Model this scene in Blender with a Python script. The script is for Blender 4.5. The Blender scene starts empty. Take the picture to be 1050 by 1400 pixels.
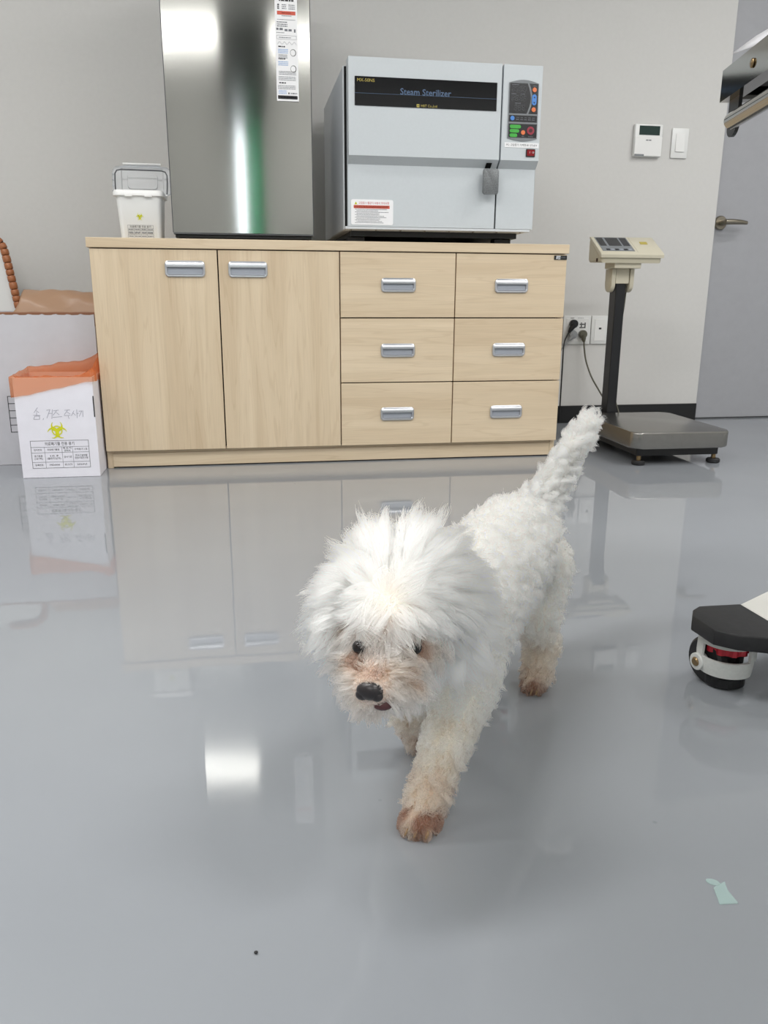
import bpy, bmesh, math, random
import numpy as np
from mathutils import Vector, Matrix
random.seed(7); rng = np.random.default_rng(7)
C = bpy.context.scene.collection
S = bpy.context.scene
PI = math.pi

# ---------------------------------------------------------------- camera, light, exposure
cd = bpy.data.cameras.new('camera'); cam = bpy.data.objects.new('camera', cd); C.objects.link(cam)
cd.sensor_fit = 'VERTICAL'; cd.sensor_height = 24.0; cd.lens = 1100.28 / 1400 * 24.0
cd.clip_start = 0.02
_m = [[0.98596628, 0.0389813, -0.16232977], [-0.1668794, 0.25730153, -0.95181258], [0.00466481, 0.9655446, 0.2601958]]
mw = Matrix([_m[0] + [0.47718], _m[1] + [-2.79710], _m[2] + [0.57744], [0, 0, 0, 1]])
# blender looks down -z: third column is the backward axis
mw = Matrix(((_m[0][0], _m[0][1], _m[0][2], 0.47718), (_m[1][0], _m[1][1], _m[1][2], -2.79710), (_m[2][0], _m[2][1], _m[2][2], 0.57744), (0, 0, 0, 1)))
cam.matrix_world = mw
S.camera = cam
S.view_settings.view_transform = 'Standard'; S.view_settings.look = 'None'
S.view_settings.gamma = 1.0; S.view_settings.use_curve_mapping = False
S.view_settings.exposure = 0.17
S.cycles.diffuse_bounces = 8; S.cycles.max_bounces = 24; S.cycles.transmission_bounces = 12; S.cycles.transparent_max_bounces = 16

w = bpy.data.worlds.new('daylight'); S.world = w; w.use_nodes = True
w.node_tree.nodes['Background'].inputs[0].default_value = (0.86, 0.93, 1.0, 1)
w.node_tree.nodes['Background'].inputs[1].default_value = 5.0

CEIL = 2.55
def ceiling_and_fill_lamp(x, y, sx, sy, watts):
    l = bpy.data.lights.new('ceiling_and_fill_lamp', 'AREA'); l.shape = 'RECTANGLE'; l.size = sx; l.size_y = sy
    l.energy = watts; l.color = (1.0, 0.985, 0.96)
    o = bpy.data.objects.new('ceiling_and_fill_lamp', l); C.objects.link(o); o.location = (x, y, CEIL - 0.012)
for (x, y, p) in ((-0.38, -4.22, 20), (1.60, -4.3, 19), (3.2, -4.3, 19), (2.95, -1.7, 19), (1.95, -2.75, 32), (-0.17, -2.05, 31), (-1.55, -2.3, 9), (-1.25, -0.8, 16), (3.1, -0.85, 18)):
    ceiling_and_fill_lamp(x, y, 1.2, 0.32, p)  # rear lamps match mirrored ceiling panels; outer ones are unseen fills added for brightness

# ---------------------------------------------------------------- materials
def srgb(r, g, b):
    f = lambda c: (c / 12.92 if c <= 0.04045 else ((c + 0.055) / 1.055) ** 2.4)
    return (f(r / 255), f(g / 255), f(b / 255), 1)
def mat(name, col, rough=0.5, metal=0.0, **kw):
    m = bpy.data.materials.new(name); m.use_nodes = True
    b = m.node_tree.nodes['Principled BSDF']
    b.inputs['Base Color'].default_value = col if len(col) == 4 else srgb(*col)
    b.inputs['Roughness'].default_value = rough; b.inputs['Metallic'].default_value = metal
    for k, v in kw.items(): b.inputs[k.replace('_', ' ')].default_value = v
    return m
def nodes(m): return m.node_tree.nodes, m.node_tree.links, m.node_tree.nodes['Principled BSDF']
def grain(m, scale=(1, 1, 1), nscale=8, lo=0.9, hi=1.05, bump=0.0, detail=4, dist=0.0):
    """multiply the base colour by object space noise, optional bump"""
    N, L, b = nodes(m)
    tc = N.new('ShaderNodeTexCoord'); mp = N.new('ShaderNodeMapping'); mp.inputs['Scale'].default_value = scale
    nz = N.new('ShaderNodeTexNoise'); nz.inputs['Scale'].default_value = nscale; nz.inputs['Detail'].default_value = detail
    nz.inputs['Distortion'].default_value = dist
    L.new(tc.outputs['Object'], mp.inputs[0]); L.new(mp.outputs[0], nz.inputs['Vector'])
    r = N.new('ShaderNodeMapRange'); r.inputs['From Min'].default_value = 0.3; r.inputs['From Max'].default_value = 0.7
    r.inputs['To Min'].default_value = lo; r.inputs['To Max'].default_value = hi
    L.new(nz.outputs['Fac'], r.inputs['Value'])
    mx = N.new('ShaderNodeMix'); mx.data_type = 'RGBA'; mx.blend_type = 'MULTIPLY'; mx.inputs[0].default_value = 1
    mx.inputs[6].default_value = b.inputs['Base Color'].default_value
    L.new(r.outputs[0], mx.inputs[7]); L.new(mx.outputs[2], b.inputs['Base Color'])
    if bump:
        bp = N.new('ShaderNodeBump'); bp.inputs['Strength'].default_value = bump; bp.inputs['Distance'].default_value = 0.002
        L.new(nz.outputs['Fac'], bp.inputs['Height']); L.new(bp.outputs[0], b.inputs['Normal'])
    return m

M = {}
M['wall'] = grain(mat('wall_paper', (206, 205, 203), 0.75), (1, 1, 1), 60, 0.985, 1.01, 0.08)
M['ceiling'] = mat('ceiling_paint', (225, 225, 222), 0.8)
M['baseboard'] = mat('black_baseboard', (22, 22, 24), 0.35)
M['door'] = grain(mat('door_grey', (160, 161, 166), 0.45), (1, 1, 1), 30, 0.98, 1.02)
M['backwall'] = mat('rear_wall_paint', (198, 198, 196), 0.8)
M['white'] = mat('white_plastic', (226, 227, 226), 0.35)
M['white2'] = mat('white_plastic_cover', (232, 232, 231), 0.3)
M['black'] = mat('black_plastic', (18, 18, 20), 0.4)
M['rubber'] = grain(mat('black_rubber', (33, 33, 35), 0.55), (1, 1, 1), 90, 0.8, 1.2, 0.1)
M['void'] = mat('dark_gap', (8, 8, 8), 0.9)
M['grey'] = mat('dark_grey_metal', (88, 90, 93), 0.4, 0.5)
M['chrome'] = mat('chrome', (200, 200, 200), 0.15, 1.0)
M['satin'] = mat('satin_silver', (205, 207, 212), 0.3, 0.85)
M['satin2'] = mat('satin_silver_darkened', (164, 169, 179), 0.4, 0.3)  # silver darkened: shade of the handle recess put into the colour
M['steri'] = grain(mat('light_grey_paint', (196, 202, 206), 0.42), (1, 1, 1), 120, 0.985, 1.01)
M['sterside'] = grain(mat('grey_enamel', (205, 209, 213), 0.4), (1, 1, 1), 120, 0.985, 1.01)
M['hammer'] = grain(mat('hammered_grey', (112, 115, 117), 0.35, 0.3), (1, 1, 1), 300, 0.7, 1.3, 0.6)
M['glassblack'] = mat('black_glossy_strip', (10, 11, 15), 0.06)
M['panelgrey'] = mat('panel_grey', (120, 124, 128), 0.4)
M['panelblack'] = mat('panel_black', (26, 27, 32), 0.25)
M['orange_btn'] = mat('orange_button', (225, 120, 70), 0.3)
M['blue_btn'] = mat('blue_button', (70, 130, 205), 0.3)
M['green_btn'] = mat('green_button', (60, 165, 60), 0.3)
M['red_btn'] = mat('red_button', (150, 40, 62), 0.3)
M['dark_red'] = mat('dark_red_centre', (70, 14, 22), 0.3)
M['red_rocker'] = mat('red_rocker', (140, 22, 30), 0.25)
M['sticker'] = mat('sticker_paper', (238, 238, 240), 0.4)
M['ink'] = mat('black_ink', (35, 35, 40), 0.6)
M['inkgrey'] = mat('grey_ink', (115, 118, 125), 0.6)
M['inkblue'] = mat('blue_ink', (140, 175, 220), 0.6)
M['inkred'] = mat('red_ink', (205, 90, 72), 0.6)
M['pinkink'] = mat('red_title_ink', (200, 60, 70), 0.6)
M['yellow'] = mat('yellow_ink', (212, 214, 30), 0.6)
M['gold'] = mat('gold_ink', (176, 160, 70), 0.4)
M['blueink'] = mat('steel_blue_ink', (62, 88, 120), 0.4)
M['segment'] = mat('unlit_segments', (66, 68, 72), 0.4)
M['pencil'] = mat('pencil_mark', (150, 150, 165), 0.7)
M['card'] = grain(mat('white_card', (232, 231, 240), 0.6), (1, 1, 1), 25, 0.97, 1.01)
M['card2'] = grain(mat('whitish_card', (200, 200, 206), 0.6), (1, 1, 1), 25, 0.97, 1.01)
M['kraft'] = mat('card_edge', (190, 178, 165), 0.8)
M['beige'] = mat('beige_plastic', (200, 194, 175), 0.4)
M['beige2'] = mat('beige_plastic_shell', (192, 186, 166), 0.42)
M['steel'] = grain(mat('stainless', (150, 148, 144), 0.26, 1.0), (3, 60, 3), 20, 0.93, 1.05)
M['mirror'] = mat('polished_stainless', (165, 162, 155), 0.1, 1.0)
M['brass'] = mat('worn_bolt', (150, 128, 95), 0.3, 1.0)
M['polewood'] = mat('pole_black', (20, 21, 25), 0.3)
M['leg'] = mat('white_powder_coat', (225, 224, 218), 0.35)
M['housing'] = grain(mat('white_cast_housing', (214, 216, 213), 0.45), (1, 1, 1), 200, 0.94, 1.02)
M['dial'] = mat('red_dial', (196, 38, 55), 0.35)
M['cord_black'] = mat('black_cord', (20, 20, 22), 0.45)
M['cord_grey'] = mat('grey_cord', (150, 152, 155), 0.45)
M['cord_olive'] = mat('olive_cord', (92, 90, 78), 0.45)
M['lcd'] = mat('lcd_dark_green', (30, 52, 48), 0.15)
M['tube'] = mat('rattan_wrap', (166, 104, 66), 0.42)
M['tubedark'] = mat('rattan_gap', (60, 34, 22), 0.7)
M['knob'] = mat('nickel_lever', (150, 143, 130), 0.3, 1.0)
M['claw'] = mat('claw', (150, 122, 88), 0.4)
M['nose'] = mat('dog_nose', (38, 34, 36), 0.32)
M['lip'] = mat('dog_lip', (84, 46, 48), 0.4)
M['eye'] = mat('dog_eye', (22, 14, 12), 0.08)

def wood(name, vertical):
    m = mat(name, (205, 188, 158), 0.38)
    N, L, b = nodes(m)
    tc = N.new('ShaderNodeTexCoord'); oi = N.new('ShaderNodeObjectInfo')
    ad = N.new('ShaderNodeVectorMath'); ad.operation = 'ADD'
    sc = N.new('ShaderNodeVectorMath'); sc.operation = 'SCALE'; sc.inputs[0].default_value = (3.1, 1.7, 2.3)
    L.new(oi.outputs['Random'], sc.inputs['Scale'])
    L.new(tc.outputs['Object'], ad.inputs[0]); L.new(sc.outputs[0], ad.inputs[1])
    mp = N.new('ShaderNodeMapping'); mp.inputs['Scale'].default_value = (11, 3, 0.55) if vertical else (0.55, 3, 9)
    L.new(ad.outputs[0], mp.inputs[0])
    n1 = N.new('ShaderNodeTexNoise'); n1.inputs['Scale'].default_value = 1.6; n1.inputs['Detail'].default_value = 3; n1.inputs['Distortion'].default_value = 0.4
    L.new(mp.outputs[0], n1.inputs['Vector'])
    # fine pores
    mp2 = N.new('ShaderNodeMapping'); mp2.inputs['Scale'].default_value = (160, 40, 3) if vertical else (3, 40, 160)
    L.new(ad.outputs[0], mp2.inputs[0])
    n2 = N.new('ShaderNodeTexNoise'); n2.inputs['Scale'].default_value = 3; n2.inputs['Detail'].default_value = 2
    L.new(mp2.outputs[0], n2.inputs['Vector'])
    # growth ring lines from the slow noise
    mu = N.new('ShaderNodeMath'); mu.operation = 'MULTIPLY'; mu.inputs[1].default_value = 60; L.new(n1.outputs['Fac'], mu.inputs[0])
    si = N.new('ShaderNodeMath'); si.operation = 'SINE'; L.new(mu.outputs[0], si.inputs[0])
    pw = N.new('ShaderNodeMapRange'); pw.inputs['From Min'].default_value = 0.75; pw.inputs['From Max'].default_value = 1.0
    pw.inputs['To Min'].default_value = 0; pw.inputs['To Max'].default_value = 0.16; L.new(si.outputs[0], pw.inputs['Value'])
    rp = N.new('ShaderNodeValToRGB')
    e = rp.color_ramp.elements
    e[0].position = 0.3; e[0].color = srgb(201, 180, 151); e[1].position = 0.72; e[1].color = srgb(220, 202, 175)
    x = e.new(0.5); x.color = srgb(211, 192, 164)
    L.new(n1.outputs['Fac'], rp.inputs[0])
    m1 = N.new('ShaderNodeMix'); m1.data_type = 'RGBA'; m1.blend_type = 'MULTIPLY'
    L.new(pw.outputs[0], m1.inputs[0]); L.new(rp.outputs[0], m1.inputs[6]); m1.inputs[7].default_value = (0.62, 0.52, 0.4, 1)
    m2 = N.new('ShaderNodeMix'); m2.data_type = 'RGBA'; m2.blend_type = 'MULTIPLY'; m2.inputs[0].default_value = 1
    r2 = N.new('ShaderNodeMapRange'); r2.inputs['From Min'].default_value = .3; r2.inputs['From Max'].default_value = .7
    r2.inputs['To Min'].default_value = 0.95; r2.inputs['To Max'].default_value = 1.03; L.new(n2.outputs['Fac'], r2.inputs['Value'])
    L.new(m1.outputs[2], m2.inputs[6]); L.new(r2.outputs[0], m2.inputs[7]); L.new(m2.outputs[2], b.inputs['Base Color'])
    return m
M['woodv'] = wood('maple_vertical', True); M['woodh'] = wood('maple_horizontal', False)

def floor_mat():
    m = mat('grey_epoxy_floor', (150, 154, 161), 0.025)
    N, L, b = nodes(m)
    b.inputs['IOR'].default_value = 1.5
    tc = N.new('ShaderNodeTexCoord')
    n1 = N.new('ShaderNodeTexNoise'); n1.inputs['Scale'].default_value = 1.3; n1.inputs['Detail'].default_value = 3
    L.new(tc.outputs['Object'], n1.inputs['Vector'])
    rp = N.new('ShaderNodeValToRGB'); e = rp.color_ramp.elements
    e[0].position = .3; e[0].color = srgb(141, 145, 151); e[1].position = .7; e[1].color = srgb(148, 152, 157)
    L.new(n1.outputs['Fac'], rp.inputs[0])
    # small scuffs
    v = N.new('ShaderNodeTexVoronoi'); v.inputs['Scale'].default_value = 7; L.new(tc.outputs['Object'], v.inputs['Vector'])
    mr = N.new('ShaderNodeMapRange'); mr.inputs['From Min'].default_value = 0.012; mr.inputs['From Max'].default_value = 0.03
    mr.inputs['To Min'].default_value = 0.75; mr.inputs['To Max'].default_value = 1; L.new(v.outputs['Distance'], mr.inputs['Value'])
    mx = N.new('ShaderNodeMix'); mx.data_type = 'RGBA'; mx.blend_type = 'MULTIPLY'; mx.inputs[0].default_value = 1
    L.new(rp.outputs[0], mx.inputs[6]); L.new(mr.outputs[0], mx.inputs[7]); L.new(mx.outputs[2], b.inputs['Base Color'])
    n2 = N.new('ShaderNodeTexNoise'); n2.inputs['Scale'].default_value = 9; n2.inputs['Detail'].default_value = 1.5
    L.new(tc.outputs['Object'], n2.inputs['Vector'])
    bp = N.new('ShaderNodeBump'); bp.inputs['Strength'].default_value = 0.05; bp.inputs['Distance'].default_value = 0.003
    L.new(n2.outputs['Fac'], bp.inputs['Height']); L.new(bp.outputs[0], b.inputs['Normal'])
    return m
M['floor'] = floor_mat()

def brushed():
    m = mat('brushed_steel_door', (168, 168, 164), 0.2, 1.0)
    N, L, b = nodes(m)
    b.inputs['Anisotropic'].default_value = 0.6; b.inputs['Anisotropic Rotation'].default_value = 0.25
    tc = N.new('ShaderNodeTexCoord'); mp = N.new('ShaderNodeMapping'); mp.inputs['Scale'].default_value = (4, 4, 900)
    nz = N.new('ShaderNodeTexNoise'); nz.inputs['Scale'].default_value = 2; nz.inputs['Detail'].default_value = 2
    L.new(tc.outputs['Object'], mp.inputs[0]); L.new(mp.outputs[0], nz.inputs['Vector'])
    r = N.new('ShaderNodeMapRange'); r.inputs['To Min'].default_value = 0.09; r.inputs['To Max'].default_value = 0.13
    L.new(nz.outputs['Fac'], r.inputs['Value']); L.new(r.outputs[0], b.inputs['Roughness'])
    tg = N.new('ShaderNodeTangent'); tg.direction_type = 'RADIAL'; tg.axis = 'Z'
    L.new(tg.outputs[0], b.inputs['Tangent'])
    return m
M['brushed'] = brushed()

def film(name, col, alpha, rough=0.3):
    m = mat(name, col, rough); N, L, b = nodes(m)
    b.inputs['Alpha'].default_value = alpha
    return m
def plastic_film(name, col, alpha, tint=(1, .86, .74, 1), through=0.35):
    m = bpy.data.materials.new(name); m.use_nodes = True; N = m.node_tree.nodes; L = m.node_tree.links
    b = N['Principled BSDF']; b.inputs['Base Color'].default_value = srgb(*col); b.inputs['Roughness'].default_value = 0.28
    tl = N.new('ShaderNodeBsdfTranslucent'); tl.inputs[0].default_value = srgb(*col)
    tr = N.new('ShaderNodeBsdfTransparent'); tr.inputs[0].default_value = tint
    m1 = N.new('ShaderNodeMixShader'); m1.inputs[0].default_value = through
    m2 = N.new('ShaderNodeMixShader'); m2.inputs[0].default_value = alpha
    L.new(b.outputs[0], m1.inputs[1]); L.new(tl.outputs[0], m1.inputs[2])
    L.new(tr.outputs[0], m2.inputs[1]); L.new(m1.outputs[0], m2.inputs[2])
    L.new(m2.outputs[0], N['Material Output'].inputs[0])
    return m
M['bag'] = plastic_film('orange_bag_film', (232, 140, 86), 0.40)
M['bag_in'] = plastic_film('orange_bag_folds', (160, 112, 84), 0.9)
M['bag2'] = plastic_film('brown_bag_film', (202, 166, 138), 0.85)
M['lid'] = plastic_film('frosted_lid', (222, 226, 230), 0.55, (.96, .97, 1, 1))
M['patch'] = mat('pale_clear', (205, 235, 230), 0.08, 0, Alpha=0.28)
M['curtain'] = plastic_film('green_reflection_curtain', (70, 215, 150), 0.95, (.5, 1, .8, 1))
M['dark_blocker'] = mat('dark_green_blocker', (44, 54, 48), 0.5)
M['paper'] = plastic_film('white_paper', (244, 244, 247), 0.99, (1, 1, 1, 1), 0.5)
M['glass'] = mat('window_glass', (255, 255, 255), 0.0, 0, Transmission_Weight=1.0, IOR=1.02)

# ---------------------------------------------------------------- mesh helpers
def obj(name, bm, m, parent=None, smooth=False, kind=None, label=None, loc=None, angle=None):
    me = bpy.data.meshes.new(name)
    bmesh.ops.recalc_face_normals(bm, faces=bm.faces)
    bm.to_mesh(me); bm.free()
    for mm in (m if isinstance(m, (list, tuple)) else [m]): me.materials.append(mm)
    if smooth:
        me.shade_smooth()
        if angle is not None:
            me.set_sharp_from_angle(angle=angle)
    o = bpy.data.objects.new(name, me); C.objects.link(o)
    if parent: o.parent = parent
    if kind: o['kind'] = kind
    if label: o['label'] = label
    if loc: o.location = loc
    return o
def thing(name, label, cat, loc=(0, 0, 0), rz=0, group=None):
    o = bpy.data.objects.new(name, None); C.objects.link(o); o.location = loc; o.rotation_euler = (0, 0, rz)
    o.empty_display_size = 0.05
    o['label'] = label; o['category'] = cat
    if group: o['group'] = group
    return o
def struct(name, bm, m, parent=None, **k):
    o = obj(name, bm, m, parent, **k)
    if not parent: o['kind'] = 'structure'
    return o
def B(): return bmesh.new()
def add_box(bm, x0, y0, z0, x1, y1, z1, bev=0.0, seg=2, mi=0):
    vs = [bm.verts.new(p) for p in ((x0, y0, z0), (x1, y0, z0), (x1, y1, z0), (x0, y1, z0), (x0, y0, z1), (x1, y0, z1), (x1, y1, z1), (x0, y1, z1))]
    fs = [bm.faces.new([vs[i] for i in f]) for f in ((3, 2, 1, 0), (4, 5, 6, 7), (0, 1, 5, 4), (1, 2, 6, 5), (2, 3, 7, 6), (3, 0, 4, 7))]
    for f in fs: f.material_index = mi
    if bev:
        es = list({e for f in fs for e in f.edges})
        bmesh.ops.bevel(bm, geom=es, offset=bev, segments=seg, profile=0.5, affect='EDGES', clamp_overlap=True)
    return bm
def box(*a, **k): return add_box(B(), *a, **k)
def ring_pts(cx, r, n): return [(math.cos(2 * PI * i / n) * r, math.sin(2 * PI * i / n) * r) for i in range(n)]
def add_tube(bm, pts, r, n=8, closed=False, mi=0):
    pts = [Vector(p) for p in pts]; rings = []
    rr = r if isinstance(r, (list, tuple)) else [r] * len(pts)
    up = None
    for i, p in enumerate(pts):
        if closed: t = pts[(i + 1) % len(pts)] - pts[i - 1]
        else: t = pts[min(i + 1, len(pts) - 1)] - pts[max(i - 1, 0)]
        t.normalize()
        if up is None:
            up = t.orthogonal().normalized()
        up = (up - t * up.dot(t))
        if up.length < 1e-6: up = t.orthogonal()
        up.normalize(); sd = t.cross(up)
        rings.append([bm.verts.new(p + up * math.cos(2 * PI * k / n) * rr[i] + sd * math.sin(2 * PI * k / n) * rr[i]) for k in range(n)])
    m = len(pts)
    for i in range(m if closed else m - 1):
        a, b = rings[i], rings[(i + 1) % m]
        for k in range(n):
            bm.faces.new((a[k], a[(k + 1) % n], b[(k + 1) % n], b[k])).material_index = mi
    if not closed:
        bm.faces.new(rings[0][::-1]).material_index = mi; bm.faces.new(rings[-1]).material_index = mi
    return bm
def tube(*a, **k): return add_tube(B(), *a, **k)
def add_cyl(bm, p0, p1, r, n=20, bev=0.0, mi=0, r1=None):
    p0, p1 = Vector(p0), Vector(p1); r1 = r if r1 is None else r1
    if bev:
        d = (p1 - p0).normalized()
        return add_tube(bm, [p0, p0 + d * bev, p1 - d * bev, p1], [r - bev, r, r1, r1 - bev], n, mi=mi)
    return add_tube(bm, [p0, p1], [r, r1], n, mi=mi)
def cyl(*a, **k): return add_cyl(B(), *a, **k)
def add_prism(bm, poly, axis, a0, a1, mi=0, bev=0.0, seg=2):
    """poly in the two other axes, extruded along axis from a0 to a1"""
    def P(u, v, a): return {'x': (a, u, v), 'y': (u, a, v), 'z': (u, v, a)}[axis]
    A = [bm.verts.new(P(u, v, a0)) for u, v in poly]; Bq = [bm.verts.new(P(u, v, a1)) for u, v in poly]
    fs = [bm.faces.new(A[::-1]), bm.faces.new(Bq)]
    n = len(poly)
    for i in range(n): fs.append(bm.faces.new((A[i], A[(i + 1) % n], Bq[(i + 1) % n], Bq[i])))
    for f in fs: f.material_index = mi
    if bev:
        es = [e for f in fs[:2] for e in f.edges]
        bmesh.ops.bevel(bm, geom=es, offset=bev, segments=seg, profile=0.5, affect='EDGES')
    return bm
def prism(*a, **k): return add_prism(B(), *a, **k)
def rrect(x0, z0, x1, z1, r, n=5):
    out = []
    for cx, cz, a in ((x1 - r, z1 - r, 0), (x0 + r, z1 - r, 90), (x0 + r, z0 + r, 180), (x1 - r, z0 + r, 270)):
        for i in range(n + 1):
            t = math.radians(a + 90 * i / n); out.append((cx + r * math.cos(t), cz + r * math.sin(t)))
    return out
def add_sphere(bm, c, r, sc=(1, 1, 1), u=14, v=10, mi=0, rot=None):
    mt = Matrix.Translation(c) @ (rot.to_4x4() if rot else Matrix()) @ Matrix.Diagonal((*[r * s for s in sc], 1))
    g = bmesh.ops.create_uvsphere(bm, u_segments=u, v_segments=v, radius=1, matrix=mt)
    for vv in g['verts']:
        for f in vv.link_faces: f.material_index = mi
    return bm
def add_grid(bm, pts, mi=0, closed_u=False):
    """pts[i][j] -> quads"""
    V = [[bm.verts.new(p) for p in row] for row in pts]
    n = len(V); m = len(V[0])
    for i in range(n - 1):
        for j in range(m if closed_u else m - 1):
            k = (j + 1) % m
            bm.faces.new((V[i][j], V[i][k], V[i + 1][k], V[i + 1][j])).material_index = mi
    return bm

class Print:
    """flat print on a plane facing -y: bars, texts, polygons, gathered in one mesh"""
    def __init__(s, y): s.bm = B(); s.y = y; s.mats = []
    def mi(s, m):
        if m not in s.mats: s.mats.append(m)
        return s.mats.index(m)
    def rect(s, x0, z0, x1, z1, m, dy=0.0):
        vs = [s.bm.verts.new((x, s.y - dy, z)) for x, z in ((x0, z0), (x1, z0), (x1, z1), (x0, z1))]
        s.bm.faces.new(vs).material_index = s.mi(m)
    def poly(s, pts, m, dy=0.0):
        s.bm.faces.new([s.bm.verts.new((x, s.y - dy, z)) for x, z in pts]).material_index = s.mi(m)
    def band(s, outer, inner, m, closed=True, dy=0.0):
        a = [s.bm.verts.new((x, s.y - dy, z)) for x, z in outer]; b = [s.bm.verts.new((x, s.y - dy, z)) for x, z in inner]
        n = len(a)
        for i in range(n if closed else n - 1):
            j = (i + 1) % n
            try: s.bm.faces.new((a[i], a[j], b[j], b[i])).material_index = s.mi(m)
            except ValueError: pass
    def line(s, pts, wd, m):
        for (x0, z0), (x1, z1) in zip(pts, pts[1:]):
            d = Vector((x1 - x0, z1 - z0)); 
            if d.length < 1e-6: continue
            d.normalize(); n = Vector((-d.y, d.x)) * wd / 2; e = d * wd * 0.3
            s.poly([(x0 - e.x + n.x, z0 - e.y + n.y), (x1 + e.x + n.x, z1 + e.y + n.y), (x1 + e.x - n.x, z1 + e.y - n.y), (x0 - e.x - n.x, z0 - e.y - n.y)], m)
    def text(s, t, x, z, size, m, align='LEFT', dy=0.0, width=None, bold=0.0):
        cu = bpy.data.curves.new('t', 'FONT'); cu.body = t; cu.size = size; cu.align_x = align; cu.align_y = 'CENTER'
        cu.resolution_u = 2
        if bold: cu.offset = bold
        o = bpy.data.objects.new('t', cu); C.objects.link(o)
        dg = bpy.context.evaluated_depsgraph_get(); ev = o.evaluated_get(dg); me = ev.to_mesh()
        n0 = len(s.bm.verts); f0 = len(s.bm.faces)
        s.bm.from_mesh(me); s.bm.verts.ensure_lookup_table(); s.bm.faces.ensure_lookup_table()
        vs = s.bm.verts[n0:]
        k = 1.0
        if width and vs:
            ex = max(v.co.x for v in vs) - min(v.co.x for v in vs); k = width / max(ex, 1e-6)
        for v in vs: v.co = (x + v.co.x * k, s.y - dy, z + v.co.y)
        idx = s.mi(m)
        for f in s.bm.faces[f0:]: f.material_index = idx
        ev.to_mesh_clear(); bpy.data.objects.remove(o); bpy.data.curves.remove(cu)
    def scribble(s, x0, x1, z, h, m, seed=0):
        """a line of print too small to read: short dashes"""
        r = random.Random(seed); x = x0
        while x < x1:
            l = r.uniform(0.6, 2.6) * h; e = min(x + l, x1)
            s.rect(x, z - h / 2, e, z + h / 2, m); x = e + h * 0.5
    def build(s, name, parent, label=None):
        bm = s.bm
        for f in bm.faces: pass
        me = bpy.data.meshes.new(name); bm.to_mesh(me); bm.free()
        for mm in s.mats: me.materials.append(mm)
        o = bpy.data.objects.new(name, me); C.objects.link(o); o.parent = parent; o['kind'] = 'stuff'
        if label: o['label'] = label
        return o
def biohazard(p, cx, cz, u, m):
    for a in (90, 210, 330):
        d = Vector((math.cos(math.radians(a)), math.sin(math.radians(a)))); N = 26
        c1 = d * 1.15; c2 = d * 1.55; R1, R2 = 1.5, 1.12
        out, inn = [], []
        for i in range(N + 1):
            t = math.radians(a + 38 + (322 - 38) * i / N)
            e = Vector((math.cos(t), math.sin(t)))
            o_ = c1 + e * R1
            v = (o_ - c2); q = c2 + v.normalized() * min(R2, v.length)
            out.append((cx + o_.x * u, cz + o_.y * u)); inn.append((cx + q.x * u, cz + q.y * u))
        p.band(out, inn, m, closed=False, dy=a * .000002)
    N = 36
    p.band([(cx + 1.38 * u * math.cos(2 * PI * i / N), cz + 1.38 * u * math.sin(2 * PI * i / N)) for i in range(N)],
           [(cx + 1.08 * u * math.cos(2 * PI * i / N), cz + 1.08 * u * math.sin(2 * PI * i / N)) for i in range(N)], m, dy=0.0011)

# ---------------------------------------------------------------- the room
XL, XR, YF, YB = -2.0, 4.2, 0.784, -5.2
struct('floor', box(XL - .1, YB - .1, -0.1, XR + .1, YF + .3, 0), M['floor'])
struct('ceiling', box(XL - .1, YB - .1, CEIL, XR + .1, YF + .3, CEIL + .1), M['ceiling'])
struct('wall_back', box(XL, YF, 0, 2.615, YF + .12, CEIL, bev=0.002, seg=1), M['wall'])
struct('wall_back_lintel', box(2.617, YF, 2.12, 3.56, YF + .12, CEIL), M['wall'])
struct('wall_back_right', box(3.562, YF, 0, XR, YF + .12, CEIL), M['wall'])
struct('wall_left', box(XL - .1, YB, 0, XL - .001, YF + .1, CEIL), M['backwall'])
struct('wall_right', box(XR + .001, YB, 0, XR + .1, YF + .1, CEIL), M['backwall'])
struct('baseboard_back', box(XL + .01, YF - .009, 0, 2.612, YF - .0005, 0.081, bev=0.002), M['baseboard'])
# rear wall with the window behind the photographer
WX0, WX1, WZ0, WZ1 = 0.38, 0.86, 0.95, 2.07
struct('wall_front', box(XL, YB - .1, 0, WX0, YB, CEIL), M['backwall'])
struct('wall_front_right', box(WX1, YB - .1, 0, XR, YB, CEIL), M['backwall'])
struct('wall_front_sill', box(WX0, YB - .1, 0, WX1, YB, WZ0), M['backwall'])
struct('wall_front_lintel', box(WX0, YB - .1, WZ1, WX1, YB, CEIL), M['backwall'])
wf = B()
for a in ((WX0, WZ0, WX0 + .03, WZ1), (WX1 - .03, WZ0, WX1, WZ1), (WX0 + .031, WZ0, WX1 - .031, WZ0 + .03), (WX0 + .031, WZ1 - .03, WX1 - .031, WZ1), (0.575, WZ0 + .031, 0.605, WZ1 - .031)):
    add_box(wf, a[0] + .001, YB - .08, a[1] + .001, a[2] - .001, YB - .03, a[3] - .001)
win = struct('window_1', wf, M['white'])
obj('pane', box(WX0 + .031, YB - .058, WZ0 + .031, WX1 - .031, YB - .054, WZ1 - .031), M['glass'], win)
struct('trim_dark_blocker', box(.27, YB + .001, 2.10, .93, -3.95, CEIL - .001), M['dark_blocker'])  # unseen dark block added to shape the reflection in the refrigerator door
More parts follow.
